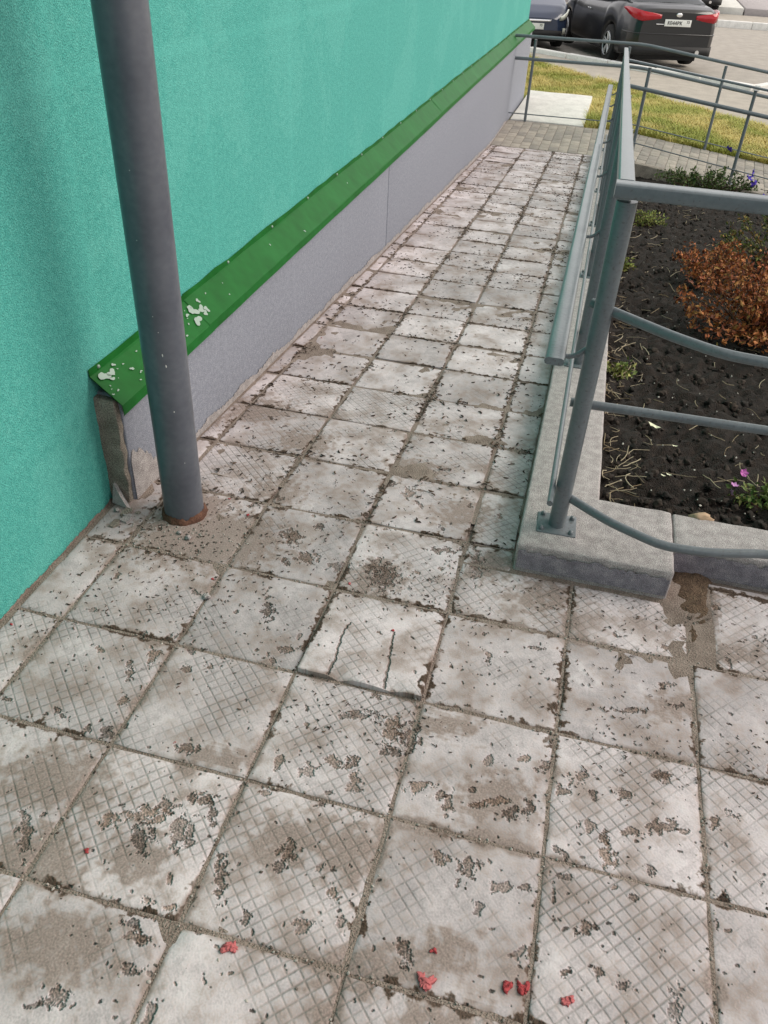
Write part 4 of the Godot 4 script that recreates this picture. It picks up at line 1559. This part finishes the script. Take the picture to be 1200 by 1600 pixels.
func make_plants():
	mats.stem = plain(srgb(70, 46, 32), 0.9)
	var rust := [Color(0.30, 0.085, 0.022), Color(0.24, 0.06, 0.018), Color(0.35, 0.12, 0.03), Color(0.13, 0.035, 0.015), Color(0.44, 0.21, 0.06), Color(0.29, 0.08, 0.022), Color(0.38, 0.13, 0.03)]
	var olive := [Color(0.08, 0.10, 0.018), Color(0.13, 0.14, 0.025), Color(0.20, 0.18, 0.035), Color(0.05, 0.07, 0.015), Color(0.27, 0.14, 0.03)]
	var green := [Color(0.10, 0.16, 0.03), Color(0.14, 0.20, 0.05), Color(0.07, 0.12, 0.02), Color(0.22, 0.24, 0.07)]
	make_shrub("rusty_shrub", "larger low shrub with rust-orange autumn leaves in the dark soil", Vector3(2.26, soil_y(2.26, -3.45) , -3.45), 0.43, 0.40, 110, 36, 0.027, rust, 3, Vector3(1.0, 1, 1.25))
	make_shrub("rusty_shrub", "smaller rust-brown shrub just beyond the larger orange one", Vector3(2.12, soil_y(2.12, -4.35), -4.35), 0.25, 0.30, 54, 34, 0.022, rust, 4, Vector3(1.0, 1, 1.3))
	make_shrub("green_shrub", "olive-green bushy shrub at the right edge beyond the orange ones", Vector3(2.62, soil_y(2.62, -4.95), -4.95), 0.44, 0.42, 90, 34, 0.026, olive, 5, Vector3(1.0, 1, 1.3))
	var r := RandomNumberGenerator.new()
	r.seed = 9
	var a: Node3D = make_shrub("flowering_plant", "small green plant with pink flowers near the bed kerb", Vector3(2.09, soil_y(2.09, -1.66) + 0.01, -1.66), 0.14, 0.05, 34, 20, 0.022, green, 6, Vector3(1.2, 1, 0.7))
	a.set_meta("category", "flower")
	make_flower(a, Vector3(-0.115, 0.065, -0.055), 0.016, Color(0.50, 0.13, 0.42), r)
	make_flower(a, Vector3(-0.145, 0.055, 0.01), 0.014, Color(0.52, 0.24, 0.50), r)
	make_flower(a, Vector3(-0.150, 0.035, 0.02), 0.012, Color(0.40, 0.20, 0.32), r)
	var b: Node3D = make_shrub("flowering_plant", "leafy plant with violet flowers against the edge of the paved ramp", Vector3(2.42, soil_y(2.42, -8.05), -8.05), 0.42, 0.28, 60, 24, 0.034, [green[0] * 0.8, green[2], Color(0.12, 0.13, 0.06), Color(0.05, 0.08, 0.025)], 7, Vector3(1.2, 1, 0.4))
	b.set_meta("category", "flower")
	for q in [Vector3(0.10, 0.42, 0.05), Vector3(0.34, 0.20, 0.10), Vector3(0.40, 0.16, 0.12), Vector3(0.50, 0.06, 0.16), Vector3(0.36, 0.24, 0.06)]:
		make_flower(b, q, 0.045, Color(0.11, 0.06, 0.50), r)
	for w in [[1.78, -5.95, 0.16, 0.11, 30, "pale green weed clump in the bed beside the kerb, the farther one"], [1.625, -4.4, 0.09, 0.07, 18, "small yellow-green weed sprouting along the inner kerb edge"], [1.60, -2.58, 0.06, 0.05, 14, "tiny pale weed tuft at the kerb near the second post"]]:
		var c: Node3D = make_shrub("weed", w[5], Vector3(w[0], soil_y(w[0], w[1]), w[1]), w[2], w[3], w[4], 12, 0.024, [Color(0.22, 0.26, 0.05), Color(0.30, 0.30, 0.08), Color(0.14, 0.18, 0.04)], int(w[4]) + 30)
		c.set_meta("category", "weed")
	make_lawn()


func make_lawn():
	var st := begin()
	st.set_smooth_group(-1)
	var r := RandomNumberGenerator.new()
	r.seed = 21
	for k in 9:
		var a := r.randf() * TAU
		var d := Vector3(cos(a), 0, sin(a))
		var h := r.randf_range(0.03, 0.075)
		var root := d * r.randf() * 0.03
		var side := Vector3(-d.z, 0, d.x) * 0.0035
		var mid := root + d * 0.02 + Vector3(0, h * 0.65, 0)
		var tip := root + d * (0.03 + h * 0.5) + Vector3(0, h, 0)
		quad(st, root - side, root + side, mid + side * 0.8, mid - side * 0.8)
		tri(st, mid - side * 0.8, mid + side * 0.8, tip)
	st.generate_normals()
	var mm := MultiMesh.new()
	mm.transform_format = MultiMesh.TRANSFORM_3D
	mm.use_colors = true
	mm.mesh = st.commit()
	var dry := noise(402, 0.9, 3)
	var list := []
	while list.size() < 15000:
		var x := r.randf_range(-0.4, 4.6)
		var z_near: float = -9.98 if x < 1.6 else -9.95 + (x - 1.6) * 0.105
		var z_far := grass_edge(x)
		if z_far > z_near:
			continue
		var z := r.randf_range(z_far, z_near)
		if x > 0.22 and x < 1.14 and z > -12.16:
			continue
		if x < 0.25 and z > WALL_END - 0.05:
			continue
		list.append(Vector3(x, grass_y(x, z), z))
	mm.instance_count = list.size()
	for k in list.size():
		var s := r.randf_range(0.7, 1.5)
		mm.set_instance_transform(k, Transform3D(Basis(Vector3.UP, r.randf() * TAU).scaled(Vector3(s, s, s)), list[k]))
		var t: float = clamp(dry.get_noise_2d(list[k].x, list[k].z) * 1.6 + 0.5 + r.randf_range(-0.25, 0.25), 0.0, 1.0)
		mm.set_instance_color(k, Color(0.30, 0.32, 0.05).lerp(Color(0.56, 0.46, 0.15), t))
	var o := MultiMeshInstance3D.new()
	o.name = "lawn_grass"
	o.multimesh = mm
	o.material_override = mats.leaf
	add_child(o)
	tag(o, "short yellowing grass between the lower landing and the footpath", "grass", "", "stuff")


# ---------------------------------------------------------------- small things
func lump(sd: int, size: Vector3, rough: float) -> ArrayMesh:
	var st := begin()
	st.set_smooth_group(0)
	var nz := noise(sd, 1.3, 3)
	var rows := 7
	var cols := 10
	var at := func(i: int, j: int) -> Vector3:
		var v := PI * i / rows
		var u := TAU * (j % cols) / cols
		var d := Vector3(sin(v) * cos(u), cos(v), sin(v) * sin(u))
		return d * size * (1.0 + rough * nz.get_noise_3d(d.x * 2.0, d.y * 2.0, d.z * 2.0))
	for i in rows:
		for j in cols:
			quad(st, at.call(i, j + 1), at.call(i, j), at.call(i + 1, j), at.call(i + 1, j + 1))
	return done(st)


func make_small_things():
	var reds := [
		[0.332, -2.533, 1.0, "tiny red berry scrap beside the plinth on the ramp"], [0.483, -1.182, 1.0, "small red berry scrap right of the rusty pipe foot"],
		[0.568, -1.123, 1.6, "red berry husk on the dusty tile right of the pipe"], [0.586, -0.839, 1.2, "small red scrap on the joint below the pipe"],
		[0.93, -0.929, 1.5, "dark red squashed berry at the corner of the patched tile"], [1.084, -0.791, 1.2, "pink berry scrap in the middle of the cracked tile"],
		[0.948, -0.648, 1.4, "bright red berry on the near edge of the cracked tile"], [1.0, 0.017, 3.2, "large pink crushed berry alone on a wide dusty joint"],
		[0.681, -0.076, 1.6, "faint pinkish berry smear on a dirty tile towards the left edge"], [1.337, -0.074, 1.8, "small pink berry scrap just above the biggest red lump"],
		[1.333, -0.022, 3.4, "biggest bright red crushed berry at the bottom of the view"], [1.463, -0.05, 2.4, "pink crushed berry, left of a close pair at the bottom"],
		[1.491, -0.053, 2.6, "red crushed berry, right of a close pair at the bottom"], [1.564, -0.058, 2.4, "dull red crushed berry lowest on the right of the joint"],
		[0.196, -0.546, 1.2, "red berry scrap at the foot of the teal wall"], [0.365, -1.62, 0.9, "tiny red scrap on the first ramp tiles behind the pipe"],
		[0.724, -0.342, 0.7, "minute red speck on a grooved tile at the joint"]]
	var k := 0
	for q in reds:
		var s: float = q[2] * 0.0034
		var mash := begin()
		for i in (3 if q[2] < 2.0 else 7):
			var piece := lump(700 + k * 9 + i, Vector3(s * rng.randf_range(0.5, 0.95), s * rng.randf_range(0.15, 0.4), s * rng.randf_range(0.3, 0.6)), 1.2)
			mash.append_from(piece, 0, Transform3D(Basis(Vector3.UP, rng.randf() * TAU), Vector3(rng.randf_range(-0.8, 0.8) * s, 0, rng.randf_range(-0.8, 0.8) * s)))
		var o := put("crushed_berry", mash.commit(), mats.berry_pale if k % 3 == 1 else mats.berry)
		o.position = Vector3(q[0], ramp_y(q[1]) + s * 0.15 + (0.006 if k == 5 or k == 6 else 0.001), q[1])
		o.rotation.y = k * 1.3
		tag(o, q[3], "berry", "red berry scraps on the paving")
		k += 1
	# shard leaning in the corner below the plinth end
	var st := begin()
	var a := [Vector3(0, 0, 0), Vector3(0.055, 0, 0.012), Vector3(0.030, 0.028, 0.0), Vector3(0.006, 0.062, -0.012)]
	var th := Vector3(-0.004, 0.003, 0.010)
	st.set_smooth_group(-1)
	quad(st, a[0] + th, a[1] + th, a[2] + th, a[3] + th)
	quad(st, a[3], a[2], a[1], a[0])
	for i in 4:
		var j := (i + 1) % 4
		quad(st, a[i], a[j], a[j] + th, a[i] + th)
	var shard := put("tile_shard", done(st, false), mats.kerb)
	shard.position = Vector3(0.178, 0.0, -1.068)
	tag(shard, "thin grey broken shard leaning at the foot of the plinth end", "rubble")
	var chips := [[0.418, -0.99, 0.007, "pale gravel crumb left of the smear below the pipe"], [0.452, -0.975, 0.009, "larger pale gravel crumb in the dirt below the pipe"], [0.60, -0.77, 0.011, "flat pale concrete flake on the joint below the pipe"], [0.205, -1.03, 0.008, "small grey crumb in the corner by the teal wall"]]
	k = 0
	for c in chips:
		var o := put("concrete_crumb", lump(800 + k, Vector3(c[2], c[2] * 0.6, c[2] * 0.9), 0.9), mats.kerb)
		o.position = Vector3(c[0], c[2] * 0.4, c[1])
		tag(o, c[3], "rubble", "loose concrete crumbs")
		k += 1
	var rr := RandomNumberGenerator.new()
	rr.seed = 55
	for i in 6:
		var n := 5 + i % 3
		var big := rr.randf_range(0.008, 0.022)
		st = begin()
		st.set_smooth_group(-1)
		var ring := []
		for j in n:
			var w := TAU * j / n + rr.randf_range(-0.3, 0.3)
			ring.append(Vector3(cos(w), 0, sin(w)) * big * rr.randf_range(0.6, 1.2))
		var up := Vector3(0, big * 0.3, 0)
		for j in n:
			var l := (j + 1) % n
			tri(st, up, ring[l] * 0.9 + up, ring[j] * 0.9 + up)
			quad(st, ring[l], ring[j], ring[j] * 0.9 + up, ring[l] * 0.9 + up)
		var o := put("tile_fragment", done(st, false), mats.bare if i % 2 else mats.kerb)
		o.position = Vector3(rr.randf_range(0.19, 0.325), 0.0005, rr.randf_range(-1.07, -0.93))
		o.rotation = Vector3(rr.randf_range(-0.15, 0.15), 0, rr.randf_range(-0.15, 0.15))
		tag(o, "small broken tile fragment in the dirt between the pipe and the wall", "rubble", "broken tile fragments by the pipe")
	var stone := put("pale_stone", lump(820, Vector3(0.032, 0.016, 0.020), 0.6), mats.pebble)
	stone.position = Vector3(1.83, 0.078, -1.412)
	tag(stone, "flat beige stone lying against the bed kerb", "stone")
	var petals := [[1.733, -2.07, 0.030, "large cream petal on the soil below the middle bar"], [1.76, -1.70, 0.011, "small white petal, right of two on the dark soil"], [1.742, -1.685, 0.010, "small white petal, left of two on the dark soil"], [1.79, -1.93, 0.012, "pale beige petal with a stalk on the soil"]]
	for c in petals:
		st = begin()
		st.set_smooth_group(-1)
		st.set_color(Color(0.75, 0.76, 0.52) if c[2] > 0.02 else Color(0.72, 0.70, 0.62))
		for i in 3:
			var d := Vector3(1, 0.2, 0).rotated(Vector3.UP, i * 1.1 + c[0] * 9.0)
			leaf(st, Vector3.ZERO, d, d.cross(Vector3.UP).normalized(), c[2], c[2] * 0.9, Color(0.75, 0.76, 0.55))
		st.generate_normals()
		var o := put("petal", st.commit(), mats.leaf)
		o.position = Vector3(c[0], soil_y(c[0], c[1]) + 0.022, c[1])
		tag(o, c[3], "petal", "petals on the soil")


func make_litter():
	var r := RandomNumberGenerator.new()
	r.seed = 77
	# dark catkin and seed scraps on the paving
	var st := begin()
	st.set_smooth_group(0)
	tube(st, [Vector3(-0.5, 0.1, -0.06), Vector3(-0.2, 0.14, 0.05), Vector3(0.2, 0.12, 0.04), Vector3(0.5, 0.1, -0.1)], [0.05, 0.13, 0.12, 0.04], 5, true)
	var mm := MultiMesh.new()
	mm.transform_format = MultiMesh.TRANSFORM_3D
	mm.use_colors = true
	mm.mesh = done(st)
	var list := []
	var clump := noise(505, 2.2, 3)
	while list.size() < 5200:
		var x := r.randf_range(0.24, 1.33)
		var z := RAMP_Z - 7.3 * pow(r.randf(), 1.0)
		if r.randf() < 0.55:
			if r.randf() < 0.6:
				x = clamp(round(x / TILE) * TILE + r.randfn() * 0.012, 0.24, 1.33)
			else:
				z = round(z / TILE) * TILE + r.randfn() * 0.012
		if clump.get_noise_2d(x, z) + r.randf() * 0.5 < 0.22:
			continue
		list.append(Vector3(x, ramp_y(z) + 0.001, z))
	while list.size() < 6100:
		var x := r.randf_range(0.2, 2.0)
		var z := r.randf_range(-1.2, -0.45)
		if clump.get_noise_2d(x * 1.3, z * 1.3) + r.randf() * 0.5 < 0.30:
			continue
		if x > 1.33 and z < -1.1:
			continue
		list.append(Vector3(x, 0.001, z))
	mm.instance_count = list.size()
	for k in list.size():
		var near: bool = list[k].z > RAMP_Z
		var s := r.randf_range(0.005, 0.011) if near else r.randf_range(0.005, 0.02)
		var w := s * r.randf_range(0.7, 1.5)
		mm.set_instance_transform(k, Transform3D(Basis(Vector3.UP, r.randf() * TAU) * Basis.from_scale(Vector3(s, w * 0.8, w)), list[k]))
		var c := Color(0.035, 0.026, 0.020).lerp(Color(0.13, 0.085, 0.055), pow(r.randf(), 2.0))
		mm.set_instance_color(k, c)
	var o := MultiMeshInstance3D.new()
	o.name = "seed_litter"
	o.multimesh = mm
	o.material_override = mats.litter
	add_child(o)
	tag(o, "small dark seed and catkin scraps strewn over the ramp tiles", "litter", "", "stuff")
	# grit along the joints and below the pipe
	mm = MultiMesh.new()
	mm.transform_format = MultiMesh.TRANSFORM_3D
	mm.use_colors = true
	mm.mesh = lump(900, Vector3.ONE, 0.7)
	list = []
	for k in 1500:
		var x := r.randf_range(0.18, 2.0)
		var z := r.randf_range(-1.2, 0.3)
		var m := r.randf()
		if m < 0.35:
			x = max(0.18, round(x / TILE) * TILE + r.randfn() * 0.008)
		elif m < 0.7:
			z = round(z / TILE) * TILE + r.randfn() * 0.008
		elif m < 0.85:
			x = 0.43 + r.randfn() * 0.09
			z = -0.97 + r.randfn() * 0.06
		if x > 1.32 and z < -1.1 or x < 0.18:
			continue
		list.append(Vector3(x, -0.0005, z))
	mm.instance_count = list.size()
	for k in list.size():
		var s := r.randf_range(0.0012, 0.0032)
		mm.set_instance_transform(k, Transform3D(Basis(any_dir(r), r.randf() * TAU) * Basis.from_scale(Vector3(s, s * 0.7, s)), list[k]))
		mm.set_instance_color(k, Color(0.06, 0.045, 0.035).lerp(Color(0.50, 0.46, 0.42), pow(r.randf(), 1.6)))
	o = MultiMeshInstance3D.new()
	o.name = "grit"
	o.multimesh = mm
	o.material_override = mats.litter
	add_child(o)
	tag(o, "loose sandy grit along the tile joints of the landing", "grit", "", "stuff")
	# crumbs of soil
	mm = MultiMesh.new()
	mm.transform_format = MultiMesh.TRANSFORM_3D
	mm.use_colors = true
	mm.mesh = lump(910, Vector3.ONE, 1.0)
	list = []
	for k in 5200:
		var x := 1.56 + 1.6 * pow(r.randf(), 1.2)
		var z := -1.42 - 6.6 * pow(r.randf(), 1.5)
		list.append(Vector3(x, soil_y(x, z) + r.randf_range(-0.004, 0.012), z))
	mm.instance_count = list.size()
	for k in list.size():
		var s := 0.0025 + 0.014 * pow(r.randf(), 3.0)
		var pale := r.randf() < 0.045
		if pale:
			s = r.randf_range(0.0015, 0.0035)
			list[k].y += 0.01
		mm.set_instance_transform(k, Transform3D(Basis(any_dir(r), r.randf() * TAU) * Basis.from_scale(Vector3(s, s * 0.8, s)), list[k]))
		mm.set_instance_color(k, Color(0.5, 0.48, 0.43) if pale else Color(0.010, 0.008, 0.006).lerp(Color(0.036, 0.025, 0.018), r.randf()))
	o = MultiMeshInstance3D.new()
	o.name = "soil_crumbs"
	o.multimesh = mm
	o.material_override = mats.litter
	add_child(o)
	tag(o, "dark crumbs and pale specks covering the soil of the bed", "soil", "", "stuff")
	# dark soil washed out between the kerb blocks
	st = begin()
	st.set_smooth_group(0)
	var sp := noise(931, 18.0, 3)
	var at := func(i: int, j: int) -> Vector3:
		var x := 1.765 + 0.10 * i / 16.0 + 0.012 * sp.get_noise_2d(j * 0.02, 3.0)
		var z := -1.25 + 0.40 * j / 36.0
		var e: float = 1.0 - pow(abs(i / 8.0 - 1.0), 2.0)
		if x < 1.80 and z > -1.09:
			e *= 0.25
		return Vector3(x, -0.008 + 0.014 * e * (1.0 - j / 40.0) + 0.006 * sp.get_noise_2d(x, z), z)
	for i in 16:
		for j in 36:
			quad(st, at.call(i, j + 1), at.call(i + 1, j + 1), at.call(i + 1, j), at.call(i, j))
	tag(put("spilled_soil", done(st), mats.brown_soil), "dark brown soil washed into the gap beside the kerb block", "soil", "", "stuff")
	# dry straw on the soil, thickest along the kerb
	st = begin()
	for k in 420:
		var x := 1.56 + 1.3 * pow(r.randf(), 1.6)
		var z := -1.45 - 6.3 * pow(r.randf(), 1.25)
		if r.randf() < 0.42:
			x = 1.56 + abs(r.randfn()) * 0.05
		var a := r.randf() * TAU
		var len := r.randf_range(0.015, 0.085) * (1.0 + 0.5 * r.randf())
		var p := Vector3(x, soil_y(x, z) + 0.016, z)
		var pts := []
		var turn := r.randf_range(-1.4, 1.4)
		for i in 6:
			pts.append(p)
			p += Vector3(cos(a), r.randf_range(-0.15, 0.32), sin(a)) * len / 5.0
			a += turn / 5.0 + r.randf_range(-0.2, 0.2)
			if p.x < 1.553:
				p.x = 1.553
		st.set_color(Color(0.22, 0.16, 0.09).lerp(Color(0.52, 0.45, 0.32), r.randf()))
		tube(st, pts, r.randf_range(0.0008, 0.0019), 4, false)
	var straw := put("dry_straw", done(st), mats.litter)
	tag(straw, "thin pale dry stalks scattered on the dark soil", "straw", "", "stuff")
